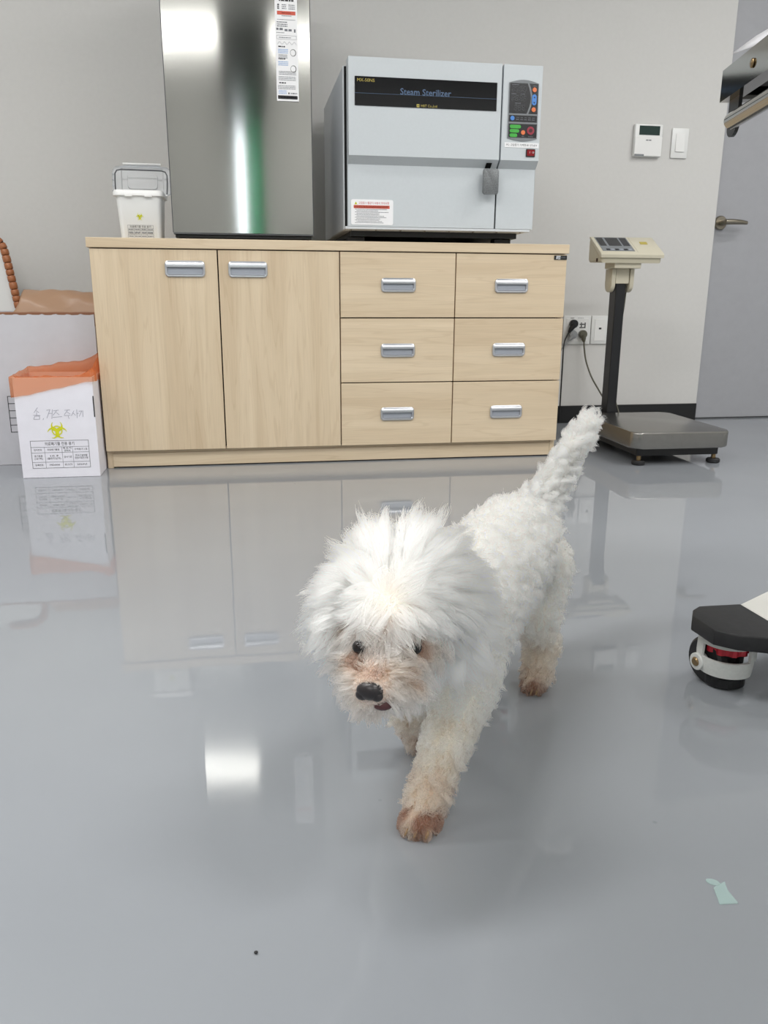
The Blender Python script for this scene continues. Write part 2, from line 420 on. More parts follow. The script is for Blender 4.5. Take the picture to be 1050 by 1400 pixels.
# door on the right, set slightly back in its opening
dr = struct('door_1', box(2.62, YF + .028, 0.006, 3.555, YF + .068, 2.11, bev=0.002), M['door'])
hd = B()
add_cyl(hd, (2.652, YF + .028, .905), (2.652, YF + .014, .905), .031, 24, bev=.004)
add_cyl(hd, (2.652, YF + .014, .905), (2.652, YF - .034, .905), .012, 16)
add_tube(hd, [(2.644, YF - .034, .905), (2.68, YF - .037, .906), (2.72, YF - .036, .905), (2.752, YF - .03, .903)], [.0125, .012, .0105, .008], 14)
obj('door_handle', hd, M['knob'], dr, smooth=True, angle=0.7)
struct('trim_threshold', box(2.617, YF + .02, 0.0, 3.56, YF + .1, 0.005), M['grey'])

# ---------------------------------------------------------------- cabinet
def pull_handle(parent, cx, cz, wd=.125, ht=.05):
    bm = B(); x0, x1, z0, z1 = cx - wd / 2, cx + wd / 2, cz - ht / 2, cz + ht / 2
    rr = rrect(x0 + .004, z0 + .004, x1 - .004, z1 - .004, .008)
    add_tube(bm, [(x, -.0035, z) for x, z in rr], .0042, 8, closed=True)
    # hood over the upper half: curved section
    zs = cz + .0045; prof = [(-.002, z1 - .003), (-.006, z1 - .004), (-.0085, z1 - .009), (-.0092, zs + .004), (-.0086, zs), (-.0068, zs), (-.0068, zs + .002), (-.002, zs + .003)]
    add_prism(bm, prof, 'x', x0 + .004, x1 - .004)
    add_box(bm, x0 + .006, -.0016, zs - .0014, x1 - .006, -.0004, zs + .002, mi=1)  # dark strip below the hood, its shade put in as colour
    h = obj('handle', bm, [M['satin'], M['grey']], parent, smooth=True, angle=0.6)
    return h, (x0 + .008, z0 + .008, x1 - .008, zs)
cab = thing('storage_cabinet', 'long low maple storage cabinet with two doors and six drawers', 'cabinet')
bm = B()
add_box(bm, 0.0, .0205, 0, .018, .70, .7185, bev=.001, seg=1); obj('side_panel', bm, M['woodv'], cab)
obj('side_panel', box(1.582, .0205, 0, 1.6, .70, .7185, bev=.001, seg=1), M['woodv'], cab)
obj('partition', box(.791, .024, .064, .809, .69, .7185), M['woodv'], cab)
obj('bottom_panel', box(.0185, .024, .05, 1.5815, .69, .066), M['woodh'], cab)
obj('back_panel', box(.0185, .691, .02, 1.5815, .699, .7185), M['woodh'], cab)
obj('plinth', box(.0185, .0215, .005, 1.5815, .038, .0495), M['woodh'], cab)
obj('dark_interior', box(.0185, .036, .0665, .7905, .045, .7185), M['void'], cab)
obj('dark_interior', box(.8095, .036, .0665, 1.5815, .045, .7185), M['void'], cab)
obj('top', box(-.006, -.005, .7195, 1.604, .705, .75, bev=.0015), M['woodh'], cab)
for i, (x0, x1, hx) in enumerate(((.0, .4, .2954), (.4, .8, .4967))):
    d = obj('door', box(x0 + .002, 0, .0625, x1 - .002, .019, .7162, bev=.0012), M['woodv'], cab)
    h, cv = pull_handle(d, hx, .657, .127, .051)
    obj('recess_plate', box(cv[0], -.0012, cv[1], cv[2], .003, cv[3]), M['satin2'], d)
zr = [(.5036, .7162), (.2838, .4998), (.0625, .2802)]
for c, (x0, x1) in enumerate(((.8, 1.2), (1.2, 1.6))):
    for r, (z0, z1) in enumerate(zr):
        d = obj('drawer', box(x0 + .0018, 0, z0, x1 - .0018, .019, z1, bev=.0012), M['woodh'], cab)
        h, cv = pull_handle(d, (x0 + x1) / 2, (z0 + z1) / 2 + .001, .12, .047)
        obj('recess_plate', box(cv[0], -.0012, cv[1], cv[2], .003, cv[3]), M['satin2'], d)
        if c == 1 and r == 0:
            bd = obj('maker_badge', prism(rrect(1.551, .6995, 1.597, .7135, .001, 2), 'y', -.0025, -.0002), M['black'], d, label='small black maker badge with silver mark')
            p = Print(-.0029); p.poly([(1.5565, .7015), (1.5635, .7015), (1.5665, .7065), (1.573, .7065), (1.574, .7125), (1.5585, .7125)], M['satin'])
            p.poly([(1.5645, .7005), (1.5725, .7005), (1.5735, .7055), (1.567, .7055)], M['satin'])
            p.text('LINEA', 1.5755, .7065, .0068, M['inkgrey'], width=.0165)
            q = p.build('badge_lettering', cab)

# ---------------------------------------------------------------- refrigerator
FY = .03
fr = thing('refrigerator', 'tall narrow brushed steel refrigerator standing on the cabinet', 'refrigerator', (.49, FY, .75))
def fx(x): return x - .49
bm = B(); NX = 24; top = .97
poly = [(-.2265, .045)] + [(-.2265 + .453 * i / NX, .0045 + .007 * (2 * i / NX - 1) ** 2 ) for i in range(NX + 1)] + [(.2265, .045)]
add_prism(bm, poly, 'z', .0215, top)
obj('door', bm, M['brushed'], fr, smooth=True, angle=0.5)
bm = B()
for s in (-1, 1): add_box(bm, s * .2268, .0105, .0215, s * .2290, .047, top, bev=.0005, seg=1)
obj('door_edge_trim', bm, M['grey'], fr)
obj('door_bottom_trim', box(-.2268, .008, .0165, .2268, .047, .0212), M['grey'], fr)
obj('gasket', box(-.218, .0475, .022, .218, .056, top - .005), M['rubber'], fr)
obj('body', box(-.2265, .0565, .0165, .2265, .44, top, bev=.004), M['sterside'], fr)
obj('base_grille', box(-.222, .018, .006, .222, .055, .0158, bev=.001, seg=1), M['black'], fr)
for x in (-.2, .2):
    for y in (.03, .4): obj('foot', cyl((x, y, 0), (x, y, .0165 if y > .1 else .0055), .014, 16, bev=.001), M['black'], fr)
# information sticker on the door
sx0, sx1, sz0, sz1 = fx(.6085), fx(.678), .4235, .735
st = obj('information_sticker', box(sx0, .0042, sz0, sx1, .0075, sz1), M['sticker'], fr, label='tall white information sticker with small print')
p = Print(.0036)
W = sx1 - sx0
def sxx(u): return sx0 + u * W
def szz(px): return 1.4553 - .75 - (px) * (1.4553 - 1.1735) / 138.0   # sticker print pitch
def line_(px, u0, u1, h, m, seed): p.scribble(sxx(u0), sxx(u1), szz(px), h, M[m], seed)
line_(-1, .2, .85, .0045, 'ink', 1)
for k, px in enumerate((5, 7.5, 10)): line_(px, .12, .22, .0032, 'ink', 10 + k); line_(px, .32, .52, .0022, 'inkgrey', 20 + k); line_(px, .62, .9, .0022, 'inkgrey', 30 + k)
p.rect(sxx(.1), szz(18.5), sxx(.92), szz(13.5), M['inkred']); line_(16, .32, .72, .0016, 'sticker', 77)
line_(20, .3, .75, .0016, 'inkgrey', 41); line_(25, .1, .9, .0014, 'inkgrey', 42)
for k, px in enumerate((28.5, 31.5, 34)): line_(px, .08, .55, .0026, 'inkgrey', 50 + k)
line_(38, .05, .34, .0058, 'inkgrey', 60); line_(39.2, .42, .75, .0058, 'inkgrey', 61); p.rect(sxx(.84), szz(42), sxx(.91), szz(37.5), M['inkgrey'])
line_(43, .05, .4, .0014, 'inkgrey', 62)
rr = rrect(sxx(.05), szz(52), sxx(.95), szz(46.5), .004); rr2 = rrect(sxx(.05) + .0006, szz(52) + .0006, sxx(.95) - .0006, szz(46.5) - .0006, .0036)
p.band(rr, rr2, M['inkgrey']); line_(49.5, .16, .7, .0022, 'inkgrey', 63)
for k in range(4):
    a = .08 + .22 * k; p.line([(sxx(a), szz(59)), (sxx(a + .1), szz(55)), (sxx(a + .2), szz(59))], .0007, M['inkgrey'])
for base, cz in ((62, 70), (79, 92.5)):
    p.scribble(sxx(.12), sxx(.42), szz(base), .0036, M['ink'], base)
    for k in range(3): line_(base + 4 + 2.3 * k, .1, .55, .0022, 'inkblue', 100 + k + base)
    for k in range(3): line_(base + 11.5 + 2 * k + (6 if base > 70 else 0), .12, .52 if base < 70 else .9, .0018, 'inkgrey', 130 + k + base)
    ccx = sxx(.78); N = 20
    p.band([(ccx + .0092 * math.cos(2 * PI * i / N), szz(cz) + .0102 * math.sin(2 * PI * i / N)) for i in range(N)], [(ccx - .0006 + .0078 * math.cos(2 * PI * i / N), szz(cz) + .0088 * math.sin(2 * PI * i / N)) for i in range(N)], M['ink'])
for k in range(3): line_(104 + 2.2 * k, .1, .88, .0018, 'inkgrey', 170 + k)
p.scribble(sxx(.12), sxx(.42), szz(112.5), .0036, M['ink'], 112)
for k in range(3): line_(116.5 + 2.1 * k, .06, .86, .0018, 'inkgrey', 180 + k)
for k in range(3): line_(123.5 + 2 * k, .08, .45, .0018, 'inkblue', 190 + k)
line_(127, .52, .62, .005, 'ink', 200); line_(127, .66, .92, .004, 'inkgrey', 201)
p.rect(sxx(.05), szz(135.3), sxx(.94), szz(130.3), M['ink']); p.scribble(sxx(.1), sxx(.9), szz(132.8), .003, M['sticker'], 204)
p.build('printed_text', st)

# ---------------------------------------------------------------- steam sterilizer
sx = lambda x: x - 1.15
sz = lambda z: z - .75
ste = thing('steam_sterilizer', 'light grey tabletop steam sterilizer on the right of the cabinet top', 'sterilizer', (1.15, 0, .75))
obj('body', box(sx(.822), .062, sz(.79), sx(1.462), .69, sz(1.292), bev=.004), M['sterside'], ste)
obj('body_seam', box(sx(.826), .052, sz(.795), sx(1.458), .0615, sz(1.287)), M['void'], ste)
# door and control column share a stepped profile: upper part proud, sloped ledge, lower part set back
prof = [(.0, sz(1.304)), (.0, sz(1.0155)), (.030, sz(.9925)), (.030, sz(.800)), (.0515, sz(.800)), (.0515, sz(1.304))]
obj('door', prism(prof, 'x', sx(.8325), sx(1.3385), bev=.0015), M['steri'], ste)
obj('control_column', prism(prof, 'x', sx(1.3435), sx(1.4765), bev=.0015), M['steri'], ste)
obj('gap_strip', box(sx(1.3386), .036, sz(.801), sx(1.3434), .05, sz(1.303)), M['void'], ste)
obj('bottom_lip', box(sx(.824), .031, sz(.791), sx(1.468), .0612, sz(.7995), bev=.001, seg=1), M['sterside'], ste)
obj('undertray', box(sx(.85), .09, sz(.772), sx(1.44), .66, sz(.7895)), M['black'], ste)
for x in (sx(.87), sx(1.395)):
    for y in (.13, .62): obj('foot', box(x - .03, y - .025, 0, x + .03, y + .025, sz(.7715), bev=.003), M['rubber'], ste)
bm = B()
for k in range(8): add_sphere(bm, (sx(.845 + .085 * k), .05, sz(.7905)), .0035, u=8, v=6)
sc = obj('lip_screws', bm, M['steel'], ste, smooth=True); sc['kind'] = 'stuff'
ds = obj('display_strip', prism([(sx(.853), sz(1.163)), (sx(1.322), sz(1.163)), (sx(1.322), sz(1.2475)), (sx(.853), sz(1.2475))], 'y', -.0022, .001), M['glassblack'], ste, label='glossy black name strip')
p = Print(-.0026)
p.text('MX-50NS', sx(.8597), sz(1.2362), .0135, M['gold'], width=.056)
p.text('Steam Sterilizer', sx(.9995), sz(1.2075), .0265, M['blueink'], width=.168, bold=.0004)
p.text('HBT Co.,Ltd', sx(1.068), sz(1.1688), .0105, M['gold'], width=.053)
p.rect(sx(1.0545), sz(1.1645), sx(1.0635), sz(1.1735), M['gold']); p.rect(sx(1.0565), sz(1.1682), sx(1.0615), sz(1.1698), M['glassblack'], dy=.0002)
p.line([(sx(.853), sz(1.199)), (sx(1.322), sz(1.199))], .0009, M['blueink'])
p.build('name_lettering', ds)
# latch
la = obj('latch', prism(rrect(sx(1.285), sz(.9065), sx(1.338), sz(.987), .007), 'y', -.006, .004, bev=.002), M['hammer'], ste, smooth=True, angle=0.6)
obj('latch_arm', box(sx(1.296), .0045, sz(.93), sx(1.3135), .032, sz(.965)), M['hammer'], la)
bm = B(); 
_v = [bm.verts.new(q) for q in ((sx(1.2975), .0095, sz(1.0075)), (sx(1.317), .0095, sz(1.0075)), (sx(1.317), .0285, sz(.9930)), (sx(1.2975), .0285, sz(.9930)))]
bm.faces.new(_v)
for v in bm.verts: v.co += Vector((0, -.0012, -.0012))
bmesh.ops.solidify(bm, geom=bm.faces[:], thickness=.0015)
obj('latch_slot', bm, M['void'], ste)
# warning sticker
ws = obj('warning_sticker', prism(rrect(sx(.8432), sz(.805), sx(.9855), sz(.8845), .006), 'y', .0288, .0302), M['sticker'], ste, label='white warning sticker with red heading')
p = Print(.0284); x0 = sx(.8432)
p.poly([(x0 + .011, sz(.8685)), (x0 + .021, sz(.8685)), (x0 + .016, sz(.8775))], M['yellow']); p.rect(x0 + .0154, sz(.8702), x0 + .0166, sz(.8745), M['ink'], dy=.0002)
p.text('고압증기 멸균기 사용시 주의사항', x0 + .025, sz(.873), .0088, M['pinkink'], width=.103)
p.rect(x0 + .0085, sz(.8565), x0 + .130, sz(.8665), M['inkred'])
p.scribble(x0 + .012, x0 + .126, sz(.8632), .0018, M['sticker'], 3); p.scribble(x0 + .012, x0 + .122, sz(.8598), .0018, M['sticker'], 4)
for f in p.bm.faces:
    pass
for k in range(11): p.scribble(x0 + (.013 if k % 2 == 0 else .018), x0 + random.Random(k).uniform(.085, .128), sz(.8535) - k * .0042, .0017, M['inkgrey'], 300 + k)
p.build('printed_text', ws)
# control panel
Y0 = -.0025
N = 12; arc = [(sx(1.3625) + .1015 * i / N, sz(1.2505) + .0095 * math.sin(PI * i / N)) for i in range(N + 1)]
arcb = [(sx(1.4655) - .1025 * i / N, sz(1.0835) - .0085 * math.sin(PI * i / N)) for i in range(N + 1)]
pan = obj('control_panel', prism(arc[::-1] + arcb[::-1], 'y', Y0, .001), M['panelgrey'], ste, label='grey and black membrane control panel')
bm = B()
curve = [(1.4253 + .0125 * math.sin(PI * i / 8), 1.2497 - (1.2497 - 1.159) * i / 8) for i in range(9)]
add_prism(bm, [(sx(1.3655), sz(1.2495)), (sx(1.3655), sz(1.159))] + [(sx(x), sz(z)) for x, z in curve[::-1]], 'y', Y0 - .0006, Y0)
add_prism(bm, [(sx(1.4615), sz(1.2495)), (sx(1.4625), sz(1.159))][::1] + [(sx(x + .0065), sz(z)) for x, z in curve[::-1]], 'y', Y0 - .0006, Y0)
add_prism(bm, [(sx(1.3655), sz(1.1335)), (sx(1.4622), sz(1.1335)), (sx(1.4622), sz(1.1535)), (sx(1.3655), sz(1.1535))], 'y', Y0 - .0006, Y0)
add_prism(bm, [(sx(1.3660), sz(1.0855)), (sx(1.4628), sz(1.0855)), (sx(1.4628), sz(1.1275)), (sx(1.3660), sz(1.1275))], 'y', Y0 - .0006, Y0)
bl = obj('black_fields', bm, M['panelblack'], pan); bl['kind'] = 'stuff'
p = Print(Y0 - .0009)
def digit(cx, cz, h):
    w_, t = h * .55, h * .11; g = h * .03
    for a in ((-1, 1, -1, 0), (1, 1, 1, 0), (-1, 0, -1, -1), (1, 0, 1, -1)):
        p.line([(cx + a[0] * w_ / 2 + .06 * h * a[1], cz + a[1] * h / 2 - (g if a[1] else 0)), (cx + a[2] * w_ / 2 + .06 * h * a[3], cz + a[3] * h / 2)], t, M['segment'])
    for zz in (-1, 0, 1): p.line([(cx - w_ / 2 + .06 * h * zz, cz + zz * h / 2), (cx + w_ / 2 + .06 * h * zz, cz + zz * h / 2)], t, M['segment'])
for k in range(4): digit(sx(1.3765 + .0132 * k), sz(1.2315), .0155)
for k in range(4): digit(sx(1.3765 + .0132 * k + (.001 if k > 1 else 0)), sz(1.2045), .0155)
for k in range(3): digit(sx(1.3875 + .0132 * k), sz(1.1765), .0155)
p.rect(sx(1.4005), sz(1.1972), sx(1.4020), sz(1.1990), M['segment'])
p.scribble(sx(1.372), sx(1.395), sz(1.2445), .0018, M['inkgrey'], 5); p.scribble(sx(1.371), sx(1.388), sz(1.2172), .0018, M['inkgrey'], 6); p.scribble(sx(1.402), sx(1.418), sz(1.2172), .0018, M['inkgrey'], 7); p.scribble(sx(1.384), sx(1.404), sz(1.1895), .0018, M['inkgrey'], 8)
p.scribble(sx(1.445), sx(1.455), sz(1.2425), .0016, M['inkgrey'], 9)
for k in range(5): p.scribble(sx(1.392 + .0135 * k), sx(1.400 + .0135 * k), sz(1.1465), .0016, M['inkgrey'], 20 + k); p.scribble(sx(1.391 + .0135 * k), sx(1.401 + .0135 * k), sz(1.1405), .0022, M['inkgrey'], 30 + k)
p.scribble(sx(1.4115), sx(1.421), sz(1.0900), .0016, M['inkgrey'], 40); p.scribble(sx(1.435), sx(1.450), sz(1.0892), .0016, M['inkgrey'], 41)
p.build('panel_print', pan)
def button(poly, m, dep=.0022, name='button', label=None):
    return obj(name, prism(poly, 'y', Y0 - .0006 - dep, Y0 - .0006, bev=.0006, seg=1), m, pan, smooth=True, angle=.7, label=label)
def disc(cx, cz, r, n=20): return [(sx(cx) + r * math.cos(2 * PI * i / n), sz(cz) + r * math.sin(2 * PI * i / n)) for i in range(n)]
for cx, cz in ((1.4492, 1.2312), (1.4490, 1.1718), (1.4160, 1.1012)): button(disc(cx, cz, .0072), M['orange_btn'], label='round orange button')
button(disc(1.3772, 1.1437, .0072), M['blue_btn'], label='round blue button')
button(rrect(sx(1.4418), sz(1.1845), sx(1.4572), sz(1.2178), .0075), M['blue_btn'], label='blue two-way button')
for zz, s in ((1.2085, 1), (1.1925, -1)):
    obj('arrow', prism([(sx(1.4495) - .003, sz(zz) - .002 * s), (sx(1.4495) + .003, sz(zz) - .002 * s), (sx(1.4495), sz(zz) + .003 * s)], 'y', Y0 - .0034, Y0 - .0029), M['ink'], pan)
for x1, z in ((1.4082, 1.1187), (1.4025, 1.1055), (1.3965, 1.0920)): button(rrect(sx(1.3697), sz(z) - .0055, sx(x1), sz(z) + .0055, .005), M['green_btn'], .0012, label='green pill-shaped button')
rb = button(disc(1.4418, 1.1078, .0128, 28), M['red_btn'], .002, label='large round red button')
obj('button_centre', prism(disc(1.4418, 1.1078, .0062), 'y', Y0 - .0034, Y0 - .0027), M['dark_red'], pan)
tp = obj('label_tape', box(sx(1.3555), -.0012, sz(1.0552), sx(1.4735), .0, sz(1.0700)), M['sticker'], ste, label='white label tape with black print')
p = Print(-.0016); p.text('PC: 고압증기 기계명 BY STUDY', sx(1.361), sz(1.0627), .0085, M['ink'], width=.107); p.build('printed_text', tp)
sw = obj('power_switch', prism(rrect(sx(1.4305), sz(1.0275), sx(1.4620), sz(1.0518), .002), 'y', -.003, .001), M['black'], ste, label='red rocker power switch')
rk = obj('rocker', prism([(-.0045, sz(1.0305)), (-.0075, sz(1.0488)), (-.0005, sz(1.0488)), (-.0005, sz(1.0305))], 'x', sx(1.4335), sx(1.459), bev=.0008), M['red_rocker'], sw)
p = Print(-.0078); p.text('ㅣ  O', sx(1.438), sz(1.040), .008, M['sticker']); p.build('switch_marks', sw)

# ---------------------------------------------------------------- medical waste pail on the counter
pl = thing('waste_pail', 'small white medical waste pail with open clear lid beside the refrigerator', 'waste bin', (.157, .135, .75))
def rr_loop(hx, hy, r, z, n=5):
    return [(x, y, z) for x, y in rrect(-hx, -hy, hx, hy, r, n)]
bm = B()
loops = [rr_loop(.0, .0, .0, .0)] if False else []
loops += [rr_loop(.060, .060, .014, .0), rr_loop(.064, .063, .016, .004), rr_loop(.0715, .071, .017, .128), rr_loop(.0725, .072, .017, .1285), rr_loop(.0735, .0725, .017, .134), rr_loop(.070, .070, .016, .1345), rr_loop(.0625, .0615, .015, .006)]
add_grid(bm, loops, closed_u=True)
bm.verts.ensure_lookup_table(); n = len(loops[0])
bm.faces.new([bm.verts[i] for i in range(n)]); bm.faces.new([bm.verts[len(bm.verts) - n + i] for i in range(n)])
obj('pail_body', bm, M['white'], pl, smooth=True, angle=0.6)
bm = B()
add_grid(bm, [rr_loop(.0745, .0735, .018, .132), rr_loop(.0795, .0785, .02, .133), rr_loop(.0795, .0785, .02, .143), rr_loop(.0755, .0745, .018, .150), rr_loop(.0665, .0655, .016, .150), rr_loop(.0665, .0655, .016, .133), rr_loop(.0745, .0735, .018, .132)], closed_u=True)
for x in (-.03, .032): add_box(bm, x - .012, -.0815, .129, x + .012, -.0785, .136, bev=.001, seg=1)
obj('rim', bm, M['white2'], pl, smooth=True, angle=0.6)
# open lid, tilted back
bm = B()
lx = .085; rings = []
def lidpt(x, h, d=0):   # h up the lid plane from hinge, d out of plane
    a = math.radians(14); return (x, .074 + math.sin(a) * h - math.cos(a) * d, .148 + math.cos(a) * h + math.sin(a) * d)
def lidring(ix, h0, h1, d, r=.012): return [lidpt(x, h, d) for x, h in rrect(-ix, h0, ix, h1, r, 4)]
add_grid(bm, [lidring(.096, .0, .094, .012, .02), lidring(.097, .0, .094, .0, .02), lidring(.070, .004, .103, .0, .02), lidring(.066, .008, .097, -.006), lidring(.050, .022, .078, -.006), lidring(.048, .024, .076, .0)], closed_u=True)
bm.verts.ensure_lookup_table(); bm.faces.new([bm.verts[len(bm.verts) - 30 + i] for i in range(30)]) if False else None
n = 20; bm.verts.ensure_lookup_table(); bm.faces.new([bm.verts[len(bm.verts) - n + i] for i in range(n)])
obj('lid', bm, M['lid'], pl, smooth=True, angle=0.5, label='frosted clear lid, open')
obj('lid_lip', tube([lidpt(-.062, .105, .003), lidpt(.062, .105, .003)], .0036, 8), M['white2'], pl)
bm = B()
for s in (-1, 1):
    for k in range(4): add_box(bm, s * .094 - .005, lidpt(0, .012 + k * .019)[1] - .004, lidpt(0, .012 + k * .019)[2], s * .094 + .005, lidpt(0, .012 + k * .019)[1] + .002, lidpt(0, .012 + k * .019)[2] + .004, bev=.001, seg=1)
lt = obj('lid_teeth', bm, M['lid'], pl); lt['kind'] = 'stuff'
# wire bail
bp = [(-.0795, .0, .142), (-.081, .02, .165), (-.083, .040, .195), (-.0835, .052, .214), (-.078, .056, .2245), (-.064, .057, .2275), (.066, .057, .2265), (.079, .056, .2225), (.0845, .052, .211), (.085, .040, .192), (.0850, .02, .165), (.0845, .0, .142)]
obj('bail_handle', tube(bp, .0022, 8), M['grey'], pl, smooth=True)
for s in (-1, 1): obj('bail_lug', cyl((s * .0780, 0, .142), (s * .0875, 0, .142), .004, 12, bev=.0008), M['white2'], pl)
# print on the front face (slightly tilted wall: keep in front of it)
p = Print(-.0738)
biohazard(p, 0, .0695, .0047, M['yellow'])
tx0, tx1, tz1, tz0 = -.040, .040, .0435, .004
for z in (tz1, .0335, .027, .0145, tz0): p.line([(tx0, z), (tx1, z)], .0006, M['inkgrey'])
for x in (tx0, tx1): p.line([(x, tz0), (x, tz1)], .0006, M['inkgrey'])
for x in (-.021, .001, .0195): p.line([(x, tz0), (x, .0335)], .0005, M['inkgrey'])
p.text('의료폐기물 전용 용기', 0, .0384, .0078, M['ink'], 'CENTER', width=.066)
for r, z in enumerate((.0302, .0222, .0188, .0092)):
    for c, (a, b) in enumerate(((-.038, -.023), (-.019, -.001), (.003, .018), (.0215, .038))): p.scribble(a, b, z, .0022, M['inkgrey'], r * 7 + c)
for v in p.bm.verts:   # follow the taper of the wall
    v.co.y = -.0635 - .0080 * (v.co.z / .128) - .0010
p.build('printed_label', pl)

# ---------------------------------------------------------------- boxes on the floor
bb = thing('waste_box', 'large pale cardboard waste box left of the cabinet, behind the smaller box', 'box', (-.245, .33, 0))
def card_box(parent, hx, hy, h, t, m, name='panel'):
    for nm, b_ in (('front_panel', (-hx, -hy, .001, hx, -hy + t, h)), ('back_panel', (-hx, hy - t, .001, hx, hy, h)), ('side_panel', (-hx, -hy + t, .001, -hx + t, hy - t, h)), ('side_panel', (hx - t, -hy + t, .001, hx, hy - t, h)), ('bottom_panel', (-hx + t, -hy + t, .001, hx - t, hy - t, .001 + t))):
        obj(nm, box(*b_), m, parent)
card_box(bb, .222, .2, .5135, .004, M['card2'])
p = Print(-.2006)
gx0, gx1 = -.083, .13
for x in (gx0, -.045, .03, gx1): p.line([(x, .115), (x, .238)], .0022, M['ink'])
for k in range(6): p.line([(gx0, .115 + .0246 * k), (gx1, .115 + .0246 * k)], .0022, M['ink'])
p.build('printed_table', bb)
# liner folded over the rear of the box, standing above the rim
bm = B(); rows = []
NU, NV = 44, 16
for j in range(NV + 1):
    v = j / NV; row = []
    for i in range(NU + 1):
        u = i / NU; x = -.062 + .285 * u
        prof = math.sin(PI * min(1, v * 1.02)) ** 0.75
        env = min(1, (u / .10)) ** 0.7 if u < .10 else 1 - .10 * u
        y = -.188 + .17 * v + .004 * math.sin(9 * u + 14 * v)
        z = .500 + .093 * prof * env + .0022 * math.sin(8 * u + 7 * v) * prof + .0015 * math.sin(23 * u - 17 * v) * prof
        x += .03 * prof * (1 - u) * (1 if u < .1 else .6)
        row.append((x, y, z))
    rows.append(row)
add_grid(bm, rows)
obj('brown_liner', bm, M['bag2'], bb, smooth=True, label='translucent brown liner bulging above the rim')
bm = B(); rows = []
for (y, z) in ((-.2, .5080), (-.2012, .5145), (-.199, .5175), (-.195, .5165), (-.1945, .47)):
    rows.append([(-.224 + .448 * i / 40, y - .0006 * math.sin(i * 1.7), z + .0004 * math.sin(i * .9)) for i in range(41)])
add_grid(bm, rows)
obj('liner_edge', bm, M['bag_in'], bb, smooth=True)

fbx = thing('waste_box', 'small white medical waste box with handwriting and orange liner, at the cabinet corner', 'box', (-.1255, -.002, 0))
HX = .1195; HY = .098; FH = .322
card_box(fbx, HX, HY, FH, .0035, M['card'])
bm = B(); add_box(bm, .1160, -.0992, .195, .1194, -.0981, .262); obj('flap_slot', bm, M['ink'], fbx)
obj('notch', box(.1190, -.0985, .193, .1210, -.0955, .199), M['card'], fbx)
p = Print(-HY - .0005); ox = .1255
biohazard(p, -.1268 + ox, .1535, .0119, M['yellow'])
tx0, tx1, tz1, tz0 = -.2121 + ox, -.0345 + ox, .121, .032
LW = .0011
cols = [tx0, tx0 + .041, tx0 + .094, tx0 + .127, tx1]; rws = [tz1, .1005, .0825, .0515, tz0]
for z in rws: p.line([(tx0, z), (tx1, z)], LW, M['inkgrey'] if z not in (tz1, tz0) else M['ink'])
for x in (tx0, tx1): p.line([(x, tz0), (x, tz1)], LW, M['ink'])
for x in cols[1:4]: p.line([(x, tz0), (x, .1005)], LW * .8, M['inkgrey'])
p.text('의료폐기물 전용 용기', (tx0 + tx1) / 2, .1103, .0125, M['ink'], 'CENTER', width=.09, bold=.0)
cells = {(0, 0): ['검사번호'], (0, 1): ['의료폐기물용'], (0, 2): ['제 조 자', '연락처'], (0, 3): ['수액용기 1호'],
         (1, 0): ['용기종류', '(규격)'], (1, 1): ['10 ℓ', '(골판지상자)'], (1, 2): ['검사기관'], (1, 3): ['한국건설생활', '환경시험연구원'],
         (2, 0): ['등록번호'], (2, 1): ['MD000'], (2, 2): ['생산년도'], (2, 3): ['2020년']}
for (r, c), ls in cells.items():
    zt = (rws[r + 1] + rws[r + 2]) / 2; xc = (cols[c] + cols[c + 1]) / 2
    for k, t in enumerate(ls):
        p.text(t, xc, zt + (0 if len(ls) == 1 else (.0042 if k == 0 else -.0042)), .0075, M['ink'], 'CENTER', width=min(.0062 * len(t), (cols[c + 1] - cols[c]) * .8))
strokes = [[(-0.179, 0.228), (-0.191, 0.212)], [(-0.184, 0.218), (-0.176, 0.212)], [(-0.183, 0.213), (-0.184, 0.204)], [(-0.194, 0.204), (-0.173, 0.203)], [(-0.19, 0.201), (-0.176, 0.201), (-0.176, 0.191), (-0.194, 0.191), (-0.19, 0.201)], [(-0.164, 0.194), (-0.166, 0.189)], [(-0.153, 0.219), (-0.142, 0.221), (-0.154, 0.194)], [(-0.146, 0.209), (-0.137, 0.209)], [(-0.135, 0.221), (-0.139, 0.192)], [(-0.132, 0.217), (-0.116, 0.219)], [(-0.122, 0.218), (-0.134, 0.203)], [(-0.124, 0.212), (-0.116, 0.204)], [(-0.136, 0.196), (-0.108, 0.198)], [(-0.098, 0.218), (-0.082, 0.219)], [(-0.089, 0.218), (-0.1, 0.204)], [(-0.091, 0.212), (-0.082, 0.206)], [(-0.101, 0.201), (-0.082, 0.202)], [(-0.089, 0.201), (-0.087, 0.191)], [(-0.07, 0.216), (-0.079, 0.2)], [(-0.073, 0.209), (-0.066, 0.201)], [(-0.061, 0.22), (-0.062, 0.193)], [(-0.062, 0.207), (-0.056, 0.208)], [(-0.055, 0.214), (-0.046, 0.215), (-0.055, 0.198)], [(-0.043, 0.216), (-0.044, 0.196)]]
for s_ in strokes: p.line([(x + ox, z) for x, z in s_], .0013, M['pencil'])
p.build('print_and_handwriting', fbx)
